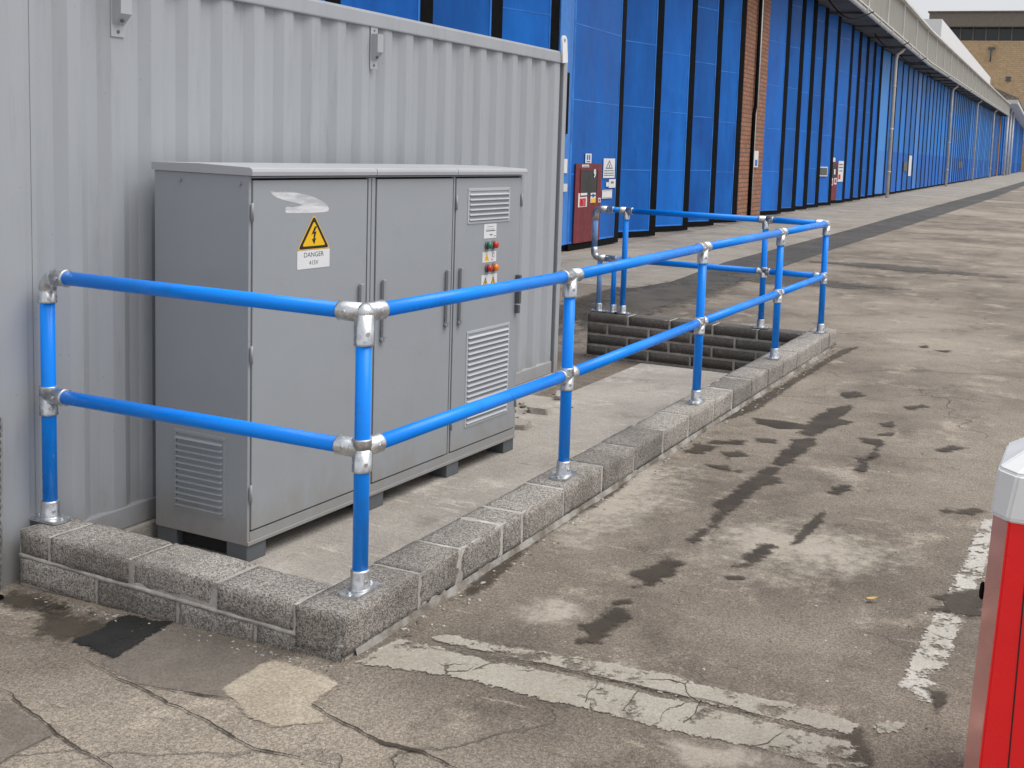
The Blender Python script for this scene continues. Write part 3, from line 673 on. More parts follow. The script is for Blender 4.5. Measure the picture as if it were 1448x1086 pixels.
# local axes: +x along front to the far end, +y = left of it = into the cabinet
D=.556; LEN=2.295; ZB=.085; ZT=1.735
C=M['cabinet']; M['vent']=paint('vent_white',(.45,.47,.50),.4,.05)
b=MB()
b.box(0,LEN,.02,D,ZB,ZT,CM)                       # carcass
b.cbox(-.004,.012,-.0,D+.002,ZB-.004,ZT+.002,.003,CM)   # end panels
b.cbox(LEN-.012,LEN+.004,-.0,D,ZB-.004,ZT,.003,CM)
for x0,x1,z0,z1 in ((.012,LEN-.012,ZB,.142),(.012,LEN-.012,1.738-.012,ZT)): b.cbox(x0,x1,-.002,.022,z0,z1,.003,CM)
for x0,x1 in ((.804,.826),(.832,.860),(1.551,1.565)): b.cbox(x0,x1,-.004,.016,.143,1.724,.003,CM)
b.cbox(-.0035,LEN+.003,-.006,.02,.080,.098,.003,CM)
b.build('cabinet_body',C,cab)
b=MB(); b.box(.01,LEN-.01,.0185,.0195,.14,1.73,CM); b.build('door_gap',M['void'],cab)  # near-black sheet painting the shade in the gaps between doors
# feet, and a dark block added to deepen the shade under the cabinet
for x in (.0,.86,1.56,2.175):
    for y in (.0,D-.13):
        b=MB(); b.cbox(x,x+.12,y+.005,y+.125,.0,ZB-.001,.004,CM); b.build('foot',M['foot_grey'],cab)
b=MB(); b.box(.03,LEN-.03,.14,D-.14,.012,ZB-.001,CM); b.build('shade_block',M['void'],cab)
# lid in three lengths with a rounded front edge
for x0,x1 in ((-.014,.838),(.842,1.553),(1.557,LEN+.016)):
    b=MB(); pr=[(-.028,ZT+.003),(-.030,ZT+.020),(-.026,ZT+.032),(-.014,ZT+.038),(D*.5,ZT+.044),(D+.01,ZT+.038),(D+.01,ZT+.003)]
    Mx=CM@Matrix(((0,0,1,0),(1,0,0,0),(0,1,0,0),(0,0,0,1)))
    b.prism(pr,x1-x0,Mx@Matrix.Translation((0,0,x0))); b.build('lid',M['cabinet_lid'],cab)
def louvre(b,x0,x1,z0,z1,n,y=-.006,Mx=CM,tilt=.011):
    """frame with n sloping slats over a near-black sheet that paints the shade behind them"""
    f=.016
    b.mi=0
    for a in ((x0,x1,z0,z0+f),(x0,x1,z1-f,z1),(x0,x0+f,z0+f,z1-f),(x1-f,x1,z0+f,z1-f)): b.cbox(a[0],a[1],y-.004,y+.006,a[2],a[3],.0015,Mx)
    b.mi=1; b.box(x0+f,x1-f,y+.004,y+.0055,z0+f,z1-f,Mx)  # near-black backing: shade behind the slats put into the colour
    b.mi=0; h=(z1-z0-2*f)/n
    for i in range(n):
        zb=z0+f+i*h; 
        c=[(x0+f,y-.011,zb+h*.10),(x1-f,y-.011,zb+h*.10),(x1-f,y+.003,zb+h*.46),(x0+f,y+.003,zb+h*.46)]
        c2=[(p[0],p[1]-.0012,p[2]+.002) for p in c]
        b.hexa([Mx@Vector(p) for p in (c[0],c[1],c[2],c[3],c2[0],c2[1],c2[2],c2[3])])
    b.mi=0
    for xx in (x0+f/2,x1-f/2):
        for zz in (z0+f/2,z1-f/2): b.cyl(Mx@Vector((xx,y-.004,zz)),Mx@Vector((xx,y-.0065,zz)),.004,n=10)
b=MB(); SMx=CM@Matrix(((0,1,0,0),(1,0,0,0),(0,0,1,0),(0,0,0,1)))    # side: local x -> depth, local y -> along
louvre(b,.125,.44,.185,.56,12,y=-.006,Mx=SMx)
b.build('louvre_vent',[C,M['void']],cab)
DOORS=((.012,.797,'wide'),(.866,1.545,'mid'),(1.570,2.277,'end'))
doors=[]
for x0,x1,k in DOORS:
    b=MB(); b.cbox(x0+.004,x1-.004,-.006,.016,.150,1.717,.003,CM); doors.append(b.build('door',C,cab))
def handle(x,z0,z1,par):
    b=MB(); w=.0125
    b.cbox(x-w,x+w,-.030,-.012,z0+.03,z1,.004,CM); b.cbox(x-w*.7,x+w*.7,-.013,-.006,z0+.06,z1-.01,.002,CM)
    b.cyl(CM@Vector((x,-.007,z0+.022)),CM@Vector((x,-.026,z0+.022)),.016,n=20); b.cyl(CM@Vector((x,-.026,z0+.022)),CM@Vector((x,-.029,z0+.022)),.006,n=12)
    b.build('handle',M['handle'],par)
handle(.742,.87,1.2,doors[0]); handle(.922,.875,1.205,doors[1]); handle(1.492,.88,1.21,doors[1]); handle(1.625,.875,1.212,doors[2])
b=MB(); x=2.252; b.cbox(x-.014,x+.012,-.04,-.006,.94,1.12,.006,CM); b.cbox(x-.012,x+.012,-.034,-.006,.88,.93,.004,CM); b.build('handle',M['dark_metal'],doors[2])
def hinge(x,z,par):
    b=MB(); b.cyl(CM@Vector((x,-.012,z-.04)),CM@Vector((x,-.012,z+.04)),.0055,n=12); b.cbox(x-.004,x+.014,-.010,-.004,z-.03,z+.03,.001,CM); b.build('hinge',M['handle'],par)
for z in (.32,.95,1.58): hinge(.006,z,doors[0])
for z in (.32,1.58): hinge(1.572,z,doors[2]); hinge(2.280,z,doors[2])
b=MB(); louvre(b,1.690,2.145,1.455,1.660,6); b.build('louvre_vent',[M['vent'],M['void']],doors[2])
b=MB(); louvre(b,1.712,2.185,.262,.830,17); b.build('louvre_vent',[M['vent'],M['void']],doors[2])
# stickers on the doors
FX=CM@Matrix(((1,0,0,0),(0,0,-1,0),(0,1,0,0),(0,0,0,1)))     # sticker plane: x along, y up, z out
def at(x,z,d): return FX@Matrix.Translation((x,z,d))
def rrect(w,h,r,n=4):
    pts=[]
    for cx,cy,a in ((w/2-r,h/2-r,0),(-w/2+r,h/2-r,90),(-w/2+r,-h/2+r,180),(w/2-r,-h/2+r,270)):
        for i in range(n+1): t=R(a+90*i/n); pts.append((cx+r*math.cos(t),cy+r*math.sin(t)))
    return pts
def rtri(w,h,r,n=5):
    P=[Vector((-w/2,0)),Vector((w/2,0)),Vector((0,h))]; pts=[]
    for i in range(3):
        a,p,c=P[i-1],P[i],P[(i+1)%3]; u=(a-p).normalized(); v=(c-p).normalized()
        for q in range(n+1):
            t=q/n; pts.append(tuple(p+u*r*(1-t)**2+v*r*t**2))
    return pts
BOLT=[(.06,.98),(-.30,.10),(-.02,.22),(-.10,-.42),(-.26,-.36),(.02,-.98),(.22,-.28),(.06,-.36),(.26,.46),(.02,.36),(.30,.98)]
def danger(b,x,z,w,h,d):
    b.mi=1; b.prism(rtri(w,h,w*.09),.0006,at(x,z,d))
    b.mi=2; b.prism(rtri(w*.93,h*.93,w*.08),.0006,at(x,z+h*.027,d+.0006))
    b.mi=1; b.prism(rtri(w*.70,h*.70,w*.05),.0006,at(x,z+h*.105,d+.0012))
    b.mi=2; b.prism([(p[0]*w*.27,p[1]*h*.26) for p in BOLT],.0006,at(x,z+h*.40,d+.0018))
b=MB(); dd=.0065
b.mi=0; b.prism(rrect(.222,.086,.004),.001,at(.405,1.347,dd))
danger(b,.405,1.392,.225,.165,dd)
b.mi=2; b.join(text_bm('DANGER',.036),at(.405,1.368,dd+.0012)@Matrix.Diagonal((.95,.9,1,1))); b.join(text_bm('415V',.032),at(.405,1.330,dd+.0012)@Matrix.Diagonal((.95,.9,1,1)))
b.build('danger_sign',[M['white'],M['yellow'],M['ink']],doors[0])
# white paint smear above the sign
b=MB(); lay=b.bm.verts.layers.float.new('fade')
def smear(pts,d):
    t=bmesh.new(); f=t.faces.new([t.verts.new((p[0],p[1],0)) for p in pts]); bmesh.ops.triangulate(t,faces=[f]); b.join(t,at(0,0,d))
smear([(.118,1.670),(.15,1.664),(.19,1.665),(.25,1.663),(.31,1.656),(.37,1.645),(.42,1.632),(.465,1.615),(.495,1.597),(.509,1.580),(.503,1.569),(.48,1.565),(.40,1.564),(.30,1.566),(.222,1.569),(.214,1.577),(.216,1.593),(.225,1.597),(.26,1.593),(.30,1.597),(.325,1.603),(.29,1.613),(.25,1.619),(.20,1.629),(.16,1.640),(.135,1.652)],.0064)
k=NT('paint_smear'); al=k.ramp(k.noise(7,4,.6,k.mapv((1,.6,4))),.36,.60,.55,.97); k.set((.76,.77,.80),.35,0,None,al)
b.build('paint_smear',k.m,doors[0])
# small labels, lamps and push buttons on the end door
def lab(x,z,w,h,rows,par=doors[2]):
    b=MB(); b.mi=0; b.prism(rrect(w,h,.003),.001,at(x,z,dd))
    b.mi=1
    for (rx,rz,rw,rh) in rows: b.prism(rrect(rw,rh,.0005,1),.0004,at(x+rx,z+rz,dd+.001))
    return b
b=lab(1.935,1.405,.135,.085,[(0,.026,.07,.003),(-.005,.012,.09,.002),(.004,.002,.10,.007),(.01,-.022,.03,.008),(.05,-.03,.02,.005)]); b.build('label',[M['white'],M['ink_grey']],doors[2])
b=lab(1.933,1.252,.150,.062,[(.03,-.018,.012,.008)]); b.mi=2; b.prism(rtri(.050,.046,.003),.0006,at(1.905,1.231,dd+.001)); b.mi=1; b.prism([(p[0]*.006,p[1]*.010) for p in BOLT],.0005,at(1.905,1.247,dd+.0016))
b.prism(rrect(.022,.028,.010),.0005,at(1.975,1.262,dd+.001)); b.mi=0; b.prism(rrect(.014,.02,.006),.0005,at(1.975,1.262,dd+.0015)); b.build('label',[M['white'],M['ink_grey'],M['yellow']],doors[2])
b=MB(); b.mi=0; b.prism(rrect(.170,.085,.003),.001,at(1.938,1.105,dd)); 
for x in (1.895,1.98): danger(b,x,1.072,.068,.064,dd+.001)
b.build('label',[M['white'],M['yellow'],M['ink']],doors[2])
for x,z,m in ((1.905,1.322,'btn_green'),(1.972,1.322,'btn_red'),(1.912,1.186,'btn_red'),(1.982,1.186,'btn_orange')):
    b=MB(); o=CM@Vector((x,-.006,z)); dv=(CM.to_3x3()@Vector((0,-1,0)))
    b.mi=1; b.lathe(o,dv,[(0,.025),(.006,.025),(.010,.022)]); b.mi=0; b.lathe(o+dv*.0101,dv,[(0,.020),(.016,.020),(.021,.016),(.023,.006)])
    b.build('push_button',[M[m],M['dark_metal']],doors[2])
for y in (.05,.40):
    b=MB(); b.cyl(CM@Vector((-.004,y,1.70)),CM@Vector((-.012,y,1.70)),.008,n=12); b.build('bolt',M['handle'],cab)

# ------------------------------------------------------------------ shipping container
CX=-1.75
con=thing('shipping_container',(CX-1.2,2.5,-.05),'pale grey corrugated steel container behind the electrical cabinet','shipping container')
Cm=M['container']; ZC0=-.02; ZC1=2.555; YN=-.03; YF=5.0
b=MB()
pit=.2246; prof=[]
k=-9
while True:
    e=1.785+pit*k; k+=1
    pts=[(e-.066,0),(e,0),(e+.052,-.027),(e+.106,-.027),(e+.1586,0)]
    for p in pts:
        if .21<p[0]<YF-.06: prof.append(p)
    if e>YF: break
prof=[(.19,0)]+prof+[(YF-.05,0)]
z0,z1=ZC0+.09,ZC1-.075
lo=[b.bm.verts.new((CX+d,y,z0)) for y,d in prof]; hi=[b.bm.verts.new((CX+d,y,z1)) for y,d in prof]
for i in range(len(prof)-1): b._f([lo[i],lo[i+1],hi[i+1],hi[i]])
for xx in (CX-.06,):
    b.box(xx-.01,xx,.1,YF,z0,z1)
o=b.build('side_panel',Cm,con,recalc=False)
b=MB(); b.cbox(CX-2.42,CX-2.40,.1,YF-.05,ZC0-.04,ZC1-.031,.002); b.cbox(CX-2.4,CX-.07,YF-.06,YF-.04,ZC0-.04,ZC1-.031,.002); b.cbox(CX-2.4,CX-.07,.05,.07,ZC0-.04,ZC1-.031,.002); b.build('wall_panel',Cm,con)
b=MB(); b.cbox(CX-2.42,CX-.0,.05,YF-.02,ZC1-.03,ZC1-.012,.003); b.build('roof',Cm,con)
b=MB(); b.cbox(CX-.06,CX+.012,.165,YF-.04,ZC1-.085,ZC1-.002,.008); b.cbox(CX-.09,CX+.004,.165,YF-.04,ZC1-.014,ZC1+.006,.006); b.build('top_rail',Cm,con)
b=MB(); b.cbox(CX-.06,CX+.008,.165,YF-.04,ZC0,ZC0+.10,.006); b.build('bottom_rail',Cm,con)
b=MB(); b.cbox(CX-.16,CX+.006,YN,.162,ZC0-.07,ZC1+.01,.008); b.cbox(CX-.12,CX-.002,.160,.196,ZC0-.05,ZC1-.09,.004); b.build('corner_post',Cm,con)
b=MB(); b.cbox(CX-.12,CX+.006,YF+.008,YF+.075,ZC0-.04,ZC1+.012,.008); b.build('corner_post',Cm,con)
b=MB(); b.box(CX-.12,CX-.03,YF-.06,YF+.01,ZC0,ZC1-.09); b.build('corner_recess',M['dark_metal'],con)
# lifting lug at the far top corner
b=MB(); Mx=Matrix.Translation((CX+.014,YF-.03,ZC1+.04))@Matrix.Rotation(R(8),4,'X')@Matrix(((0,0,1,0),(1,0,0,0),(0,1,0,0),(0,0,0,1)))
outer=[(.042*math.cos(R(a)),.05+.042*math.sin(R(a))) for a in range(0,181,15)]+[(-.042,-.12),(.042,-.12)]
t=bmesh.new(); n=len(outer); hole=[(.019*math.cos(R(a)),.05+.019*math.sin(R(a))) for a in [15*i if i<13 else (225 if i==13 else 315) for i in range(n)]]
for zz in (0,.014):
    A=[t.verts.new((p[0],p[1],zz)) for p in outer]; H=[t.verts.new((p[0],p[1],zz)) for p in hole]
    for i in range(n): t.faces.new([A[i],A[(i+1)%n],H[(i+1)%n],H[i]])
    if zz==0: A0,H0=A,H
for i in range(n):
    j=(i+1)%n; t.faces.new([A0[i],A0[j],A[j],A[i]]); t.faces.new([H0[i],H0[j],H[j],H[i]])
b.join(t,Mx); b.build('lifting_lug',M['white_cap'],con)
# box vents on the side
def vent(y,z0,z1,w,d):
    b=MB(); x=CX+.0
    b.mi=0; b.cbox(x,x+.006,y-w*.62,y+w*.62,z0-.05,z1+.04,.002)
    c=[(x+.006,y-w/2,z0+.0),(x+.006,y+w/2,z0),(x+.006,y+w/2,z1),(x+.006,y-w/2,z1),(x+d,y-w/2,z0+.05),(x+d,y+w/2,z0+.05),(x+d,y+w/2,z1),(x+d,y-w/2,z1)]
    b.hexa([c[0],c[1],c[2],c[3],c[4],c[5],c[6],c[7]])
    b.mi=1; b.cyl((x+d*.45,y,z0+.0245),(x+d*.62,y,z0+.0185),.008,n=12)
    b.cyl((x+.005,y,z0-.027),(x+.008,y,z0-.027),.008,n=12); b.cyl((x+.005,y,z1+.02),(x+.008,y,z1+.02),.006,n=12)
    b.build('box_vent',[M['cabinet_lid'],M['dark_metal']],con)
vent(.63,2.265,2.47,.060,.055); vent(2.50,2.275,2.43,.055,.05)
# footing under its long side
b=MB(); b.cbox(CX-.35,CX+.035,.25,YF,-.20,-.022,.01); o=b.build('concrete_footing',M['slab']); o['kind']='structure'

# galvanised perforated strut leaning at the near corner, and a blue cable end
b=MB(); sx,sy=CX+.052,-.035
Mx=Matrix.Translation((sx,sy,gz(sx,sy)))@Matrix.Rotation(R(-1.2),4,'X')
for i in range(24):
    z=.0+i*.03
    b.cbox(-.002,.0,-.021,-.012,z,z+.03,.0003,Mx,1); b.cbox(-.002,.0,.012,.021,z,z+.03,.0003,Mx,1); b.cbox(-.002,.0,-.012,.012,z,z+.012,.0003,Mx,1)
b.cbox(-.022,-.002,-.021,-.019,0,.72,.0005,Mx,1); b.cbox(-.022,-.002,.019,.021,0,.72,.0005,Mx,1); b.mi=1; b.box(-.020,-.018,-.018,.018,0,.715,Mx)
o=b.build('perforated_strut',[M['galv'],M['black']]); tag(o,'slotted galvanised steel strut standing against the near corner of the grey container','steel strut')
b=MB(); pts=[Vector((-1.60+.10*t-.12*math.sin(t*2),-.13-.16*t,0)) for t in [i/14 for i in range(15)]]
pts=[Vector((-1.665-.30*t+.02*math.sin(t*9),-.085-.06*math.sin(t*4),gz(-1.69,-.1)+.014+.012*math.sin(t*6)**2)) for t in [i/16 for i in range(17)]]
b.tube(pts,.011,10); b.mi=1; b.tube([pts[0]+Vector((.0,.0,0)),pts[0]+Vector((.05,-.004,-.002))],.016,12)
o=b.build('cable_end',[M['blue_cable'],M['black']]); tag(o,'short blue cable with a black end lying at the foot of the slotted strut','cable')

# ------------------------------------------------------------------ red and white barrier
bar_=thing('plastic_barrier',(2.3,.05,0),'glossy red barrier post with a white sloping cap','barrier')
def ch(x0,x1,y0,y1,c): return [(x0+c,y0),(x1-c,y0),(x1,y0+c),(x1,y1-c),(x1-c,y1),(x0+c,y1),(x0,y1-c),(x0,y0+c)]
def loft(b,secs):
    rings=[[b.bm.verts.new((p[0],p[1],z)) for p in pts] for z,pts in secs]
    for a,c in zip(rings,rings[1:]):
        n=len(a)
        for i in range(n): b._f([a[i],a[(i+1)%n],c[(i+1)%n],c[i]])
    b._f(rings[0][::-1]); b._f(rings[-1])
bx0,bx1,by0,by1=2.104,2.56,-.10,.34
b=MB(); loft(b,[(0.0,ch(bx0-.018,bx1+.018,by0-.018,by1+.018,.045)),(.06,ch(bx0-.014,bx1+.014,by0-.014,by1+.014,.045)),(.905,ch(bx0+.016,bx1-.016,by0+.016,by1-.016,.045)),(.93,ch(bx0+.020,bx1-.012,by0+.012,by1-.012,.05))])
bmesh.ops.bevel(b.bm,geom=[e for e in b.bm.edges],offset=.004,segments=2,affect='EDGES')
body=b.build('barrier_body',M['red_plastic'],bar_)
b=MB()
for xx in (bx0+.105,bx1-.105): b.hexa([(xx,by0-.0145,.07),(xx+.004,by0-.0145,.07),(xx+.004,by0,.07),(xx,by0,.07),(xx+.006,by0+.0145,.89),(xx+.010,by0+.0145,.89),(xx+.010,by0+.03,.89),(xx+.006,by0+.03,.89)])
b.build('seam',M['void'],bar_)
b=MB(); loft(b,[(.884,ch(bx0+.012,bx1-.012,by0+.012,by1-.012,.044)),(.889,ch(bx0+.008,bx1-.008,by0+.008,by1-.008,.046)),(1.012,ch(bx0+.018,bx1-.018,by0+.018,by1-.018,.054)),(1.135,ch(bx0+.19,bx1-.19,by0+.19,by1-.19,.02))])
bmesh.ops.bevel(b.bm,geom=[e for e in b.bm.edges],offset=.007,segments=3,affect='EDGES')
b.build('barrier_cap',M['white_cap'],bar_)
b=MB(); b.lathe((bx0+.004,-.02,.66),(-1,0,0),[(0,.024),(.006,.024),(.010,.018)]); b.build('lug',M['black'],bar_)
b=MB(); q=.7071
def cf(t,z,o,e):   # along the near left bevelled corner of the post
    g=(z-.06)/.845; x0=bx0-.014+.030*g; y0=by0-.014+.030*g; u=.05+.9*t
    return (x0+.045*u-o*q, y0+.045*(1-u)-o*q, z)
b.hexa([cf(0,.065,.0005,0),cf(1,.065,.0005,0),cf(1,.065,.003,0),cf(0,.065,.003,0),cf(0,.882,.0005,0),cf(1,.882,.0005,0),cf(1,.882,.003,0),cf(0,.882,.003,0)])
M['corner_pink']=paint('pink_metal',(.80,.44,.42),.16,.06,metal=.75,bump=.02); b.build('corner_strip',M['corner_pink'],bar_)  # pink metallic strip laid over the bevelled corner

# a fallen leaf on the yard
b=MB(); lf=[]
for i in range(9):
    t=i/8; w=.012*math.sin(math.pi*t)**.8; lf.append((t,w))
Mx=Matrix.Translation((1.566,1.397,.012))@Matrix.Rotation(R(20),4,'Z')
vs=[[b.bm.verts.new(Mx@Vector((t*.055-.027,s*w,.006*abs(s)+.008*t*t))) for s in (-1,0,1)] for t,w in lf]
for p,q in zip(vs,vs[1:]):
    for i in (0,1): b._f([p[i],q[i],q[i+1],p[i+1]],True)
b.cyl(Mx@Vector((-.027,0,0)),Mx@Vector((-.045,.003,-.004)),.0012,n=6)
k=paint('leaf_yellow',(.62,.42,.16),.6,.2)
o=b.build('fallen_leaf',k); tag(o,'small yellow fallen leaf lying on the open concrete yard','leaf')
# ------------------------------------------------------------------ the long blue shed
shed_=thing('industrial_shed',hp(90,0),'long blue industrial shed with folded door leaves, beige fascia and brick pier','industrial building')
def T(s): return 6.92 if s<60 else 6.92+.0185*(s-60)
S1=182.0
def hbox(b,s0,s1,o0,o1,z0,z1,z0b=None,z1b=None):
    z0b=z0 if z0b is None else z0b; z1b=z1 if z1b is None else z1b
    b.hexa([hp(s0,o0,z0),hp(s1,o0,z0b),hp(s1,o1,z0b),hp(s0,o1,z0),hp(s0,o0,z1),hp(s1,o0,z1b),hp(s1,o1,z1b),hp(s0,o1,z1)])
b=MB()
for a,c in ((-4,60),(60,S1)):
    hbox(b,a,c,-20,-1.2,.0,T(a)+1.3,None,T(c)+1.3)
b.build('shed_wall',M['void'],shed_)
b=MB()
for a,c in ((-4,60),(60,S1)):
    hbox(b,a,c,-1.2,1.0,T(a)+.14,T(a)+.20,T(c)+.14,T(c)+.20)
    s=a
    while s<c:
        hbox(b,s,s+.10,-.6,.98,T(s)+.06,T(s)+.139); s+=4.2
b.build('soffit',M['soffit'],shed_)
b=MB()
for a,c in ((-4,60),(60,S1)):
    hbox(b,a,c,.88,1.0,T(a)+.201,T(a)+1.85,T(c)+.201,T(c)+1.85)
b.build('fascia',M['fascia'],shed_)
s=-2
while s<S1:
    b=MB(); hbox(b,s,s+.09,1.001,1.06,T(s)+.26,T(s)+1.83); s+=5.1
    b.build('fascia_rib',M['gutter'],shed_)
b=MB()
for a,c in ((-4,60),(60,S1)):
    hbox(b,a,c,.75,1.2,T(a)+1.851,T(a)+1.95,T(c)+1.851,T(c)+1.95)
b.build('roof_edge',M['gutter'],shed_)
b=MB()
for a,c in ((-4,60),(60,S1)):
    hbox(b,a,c,-20,.74,T(a)+1.852,T(a)+1.94,T(c)+1.852,T(c)+1.94)
b.build('roof',M['roof_dark'],shed_)
b=MB()
for a,c in ((-4,60),(60,S1)):
    b.cyl(hp(a,1.11,T(a)+.13),hp(c,1.11,T(c)+.13),.085,n=12)
    hbox(b,a,c,1.05,1.24,T(a)+.20,T(a)+.24,T(c)+.20,T(c)+.24)
s=0
while s<S1: hbox(b,s,s+.06,1.002,1.25,T(s)+.07,T(s)+.27); s+=3.4
b.build('gutter',M['gutter'],shed_)
b=MB(); hbox(b,98,S1-2,-14,-2,T(98)+1.96,14.0,T(S1-2)+1.96,15.0); b.build('raised_roof',M['white_clad'],shed_)

AX=HD; 
leafn=[0]
def leaf(s0,s1,o0=-.85,o1=.0,two=False,ztop=None,mat=None,seal=True,seams=True,sw=.20):
    """one door leaf; its far edge stands out from the face of the shed"""
    zt=(T(s0) if ztop is None else ztop)+.09
    A=hp(s0,o0); B=hp(s1,o1); u=(B-A); L=u.length; u=u/L; nrm=Vector((u.y,-u.x,0))
    if nrm.dot(HN)<0: nrm=-nrm
    F=Matrix(((u.x,nrm.x,0,A.x),(u.y,nrm.y,0,A.y),(0,0,1,0),(0,0,0,1)))
    b=MB(); b.mi=0
    b.box(0,L,-.05,0,.13,zt,F)
    b.mi=1
    e=L-sw if seal else L
    b.box(0.0,.035,0,.006,.13,zt,F); b.box(e-.035,e,.0,.006,.13,zt,F)
    if seams:
        z=1.33+random.uniform(-.05,.05)
        while z<zt-.3:
            b.box(.036,e-.036,0,.004,z,z+.018,F); z+=1.28
    b.box(.036,e-.036,0,.005,.131,.16,F)
    o=b.build('door_leaf',[mat or (M['door_blue_two'] if two else M['door_blue']),M['seam_blue']],shed_)
    if seal:
        b=MB(); b.box(L-sw,L,.001,.012,.02,zt,F); b.box(0,L-sw-.001,-.04,.010,.02,.129,F); b.build('edge_seal',M['black'],o)
    return o,F,L
edges=[-1.0,1.15,3.3,5.45,7.62,9.66,11.64,13.70]
for a,c in zip(edges,edges[1:]):
    if c<13: leaf(a,c)
    else: leaf(a,c,-.85,.0)
pale,pF,pL=leaf(13.68,14.42,.02,-.04,mat=M['pale_blue'],seal=False,seams=False)  # narrow leaf turned the other way; its brighter look is painted in
b=MB(); b.box(.20,.48,.001,.03,2.02,3.04,pF); b.build('dark_panel',M['black'],pale)
b=MB(); b.box(.36,.56,.007,.016,1.36,1.60,pF); b.build('notice',M['white'],pale)
b=MB(); b.box(.30,.50,.007,.05,1.05,1.18,pF); b.build('lock_box',M['gutter'],pale)
A_,aF,aL=leaf(14.43,16.74,-.04,.0)
for a,c in ((16.6,18.92),(18.8,21.2),(21.05,23.33),(23.2,25.45)): leaf(a,c)
# brick pier with pipes
b=MB(); hbox(b,25.47,28.0,-1.0,.02,0,T(26)+.09); b.build('brick_pier',M['brick'],shed_)
b=MB()
b.tube([hp(26.55,.07,0.02),hp(26.55,.07,2.9),hp(26.58,.09,3.1),hp(26.58,.09,T(26))],.05,10); b.build('drainpipe',M['black'],shed_)
b=MB(); b.cyl(hp(26.78,.07,3.1),hp(26.78,.07,T(26)),.045,n=12); b.build('drainpipe',M['white'],shed_); b=MB(); b.cyl(hp(26.70,.07,0),hp(26.70,.07,3.1),.03,n=10)
b.build('drainpipe',M['pipe'],shed_)
b=MB(); hbox(b,26.9,27.36,.021,.05,1.45,1.9); b.mi=1; hbox(b,27.0,27.25,.0505,.058,1.49,1.66); b.build('notice',[M['white'],M['blue_cable']],shed_)
second=[28.0,30.75,32.82,34.65,36.68,39.15,42.15,44.2,46.25,48.3,50.45]
got=[]
for a,c in zip(second,second[1:]): got.append(leaf(a-.05 if a>28 else a,c,-.6,.0,sw=.28))
# maroon wicket doors
def wicket(o,F,x0,x1,z0,z1,full=True):
    b=MB(); b.mi=0; b.box(x0,x1,.013,.035,z0,z1,F)
    w=x1-x0
    b.mi=1; b.box(x0+w*.19,x0+w*.81,.036,.040,z0+.60*(z1-z0),z0+.92*(z1-z0),F)
    b.mi=0
    for a,c,e,g in ((.17,.83,.92,.935),(.17,.83,.585,.60),(.17,.19,.6,.92),(.81,.83,.6,.92)): b.box(x0+w*a,x0+w*c,.0362,.046,z0+e*(z1-z0),z0+g*(z1-z0),F)
    d=b.build('wicket_door',[M['door_red'],M['glass_dark']],o)
    return d
def frame_text(F,x,z,d): return F@Matrix(((1,0,0,x),(0,0,1,d),(0,1,0,z),(0,0,0,1)))
x0=.16*1.0; 
wicket(A_,aF,.17,1.33,.13,1.52)
def sign(o,F,x0,x1,z0,z1,marks=(),d=.013,mats=None,name='notice'):
    b=MB(); b.mi=0; b.box(x0,x1,d,d+.006,z0,z1,F)
    for (mi,a,c,e,g) in marks:
        b.mi=mi; b.box(x0+(x1-x0)*a,x0+(x1-x0)*c,d+.0065,d+.009,z0+(z1-z0)*e,z0+(z1-z0)*g,F)
    return b.build(name,mats or [M['white'],M['ink_grey'],M['blue_cable'],M['ink_red'],M['yellow']],o)
L3=[(1,.15,.85,.34,.40),(1,.12,.88,.24,.29),(1,.2,.8,.1,.14)]
sign(A_,aF,.60,.87,1.53,1.70,[(2,.22,.42,.35,.85),(2,.56,.76,.35,.85),(2,.2,.8,.12,.22)])
b=MB(); b.mi=0; b.box(1.44,1.99,.013,.019,1.26,1.62,aF); b.mi=1
Mt=frame_text(aF,1.715,1.43,.0195)
P=rtri(.36,.165,.012); Q=rtri(.24,.10,.01)
b.prism(P,.001,Mt); b.mi=0; b.prism(Q,.001,Mt@Matrix.Translation((0,.022,.001))); b.mi=1; b.box(1.69,1.74,.0216,.0222,1.455,1.51,aF)
for z in (1.385,1.34,1.30): b.box(1.48,1.95,.0195,.0205,z,z+.018,aF)
b.build('notice',[M['white'],M['ink_grey']],A_)
sign(A_,aF,1.73,2.05,1.075,1.235,[(1,.3,.7,.5,.75)]); sign(A_,aF,1.60,1.72,1.10,1.18); sign(A_,aF,1.42,1.90,.88,1.04,[(1,.06,.94,.08,.12),(1,.06,.94,.88,.92)])
sign(A_,aF,.30,.68,.76,1.005,[(3,.15,.85,.05,.62),(1,.2,.8,.72,.82),(0,.3,.42,.1,.5),(0,.55,.65,.1,.5)],d=.036)
sign(A_,aF,.84,1.07,.82,1.00,[(4,.05,.95,.02,.45),(2,.3,.7,.55,.9)],d=.036)
sign(A_,aF,.42,.72,1.46,1.505,[(1,.1,.9,.3,.6)],d=.036); sign(A_,aF,1.20,1.31,.82,.90,[(3,.2,.8,.2,.8)],d=.036)
b=MB(); b.join(text_bm('9',.20,.01),frame_text(aF,.98,1.34,.048)); b.build('door_number',M['white'],A_)
K,kF,kL=got[5]
wicket(K,kF,1.36,2.12,.14,1.62)
sign(K,kF,1.55,1.85,1.64,1.80); sign(K,kF,2.22,2.78,.86,1.68,[(1,.1,.9,.8,.86),(1,.1,.9,.66,.72),(1,.2,.8,.5,.55),(3,.1,.5,.12,.35)])
sign(K,kF,1.40,1.66,.72,1.0,[(3,.2,.8,.2,.7)],d=.036); sign(K,kF,1.78,2.06,.76,1.02,[(3,.2,.8,.2,.8)],d=.036)
b=MB(); b.box(1.7,1.85,.047,.052,1.15,1.35,kF); b.build('door_number',M['white'],K)
J_,jF,jL=got[4]
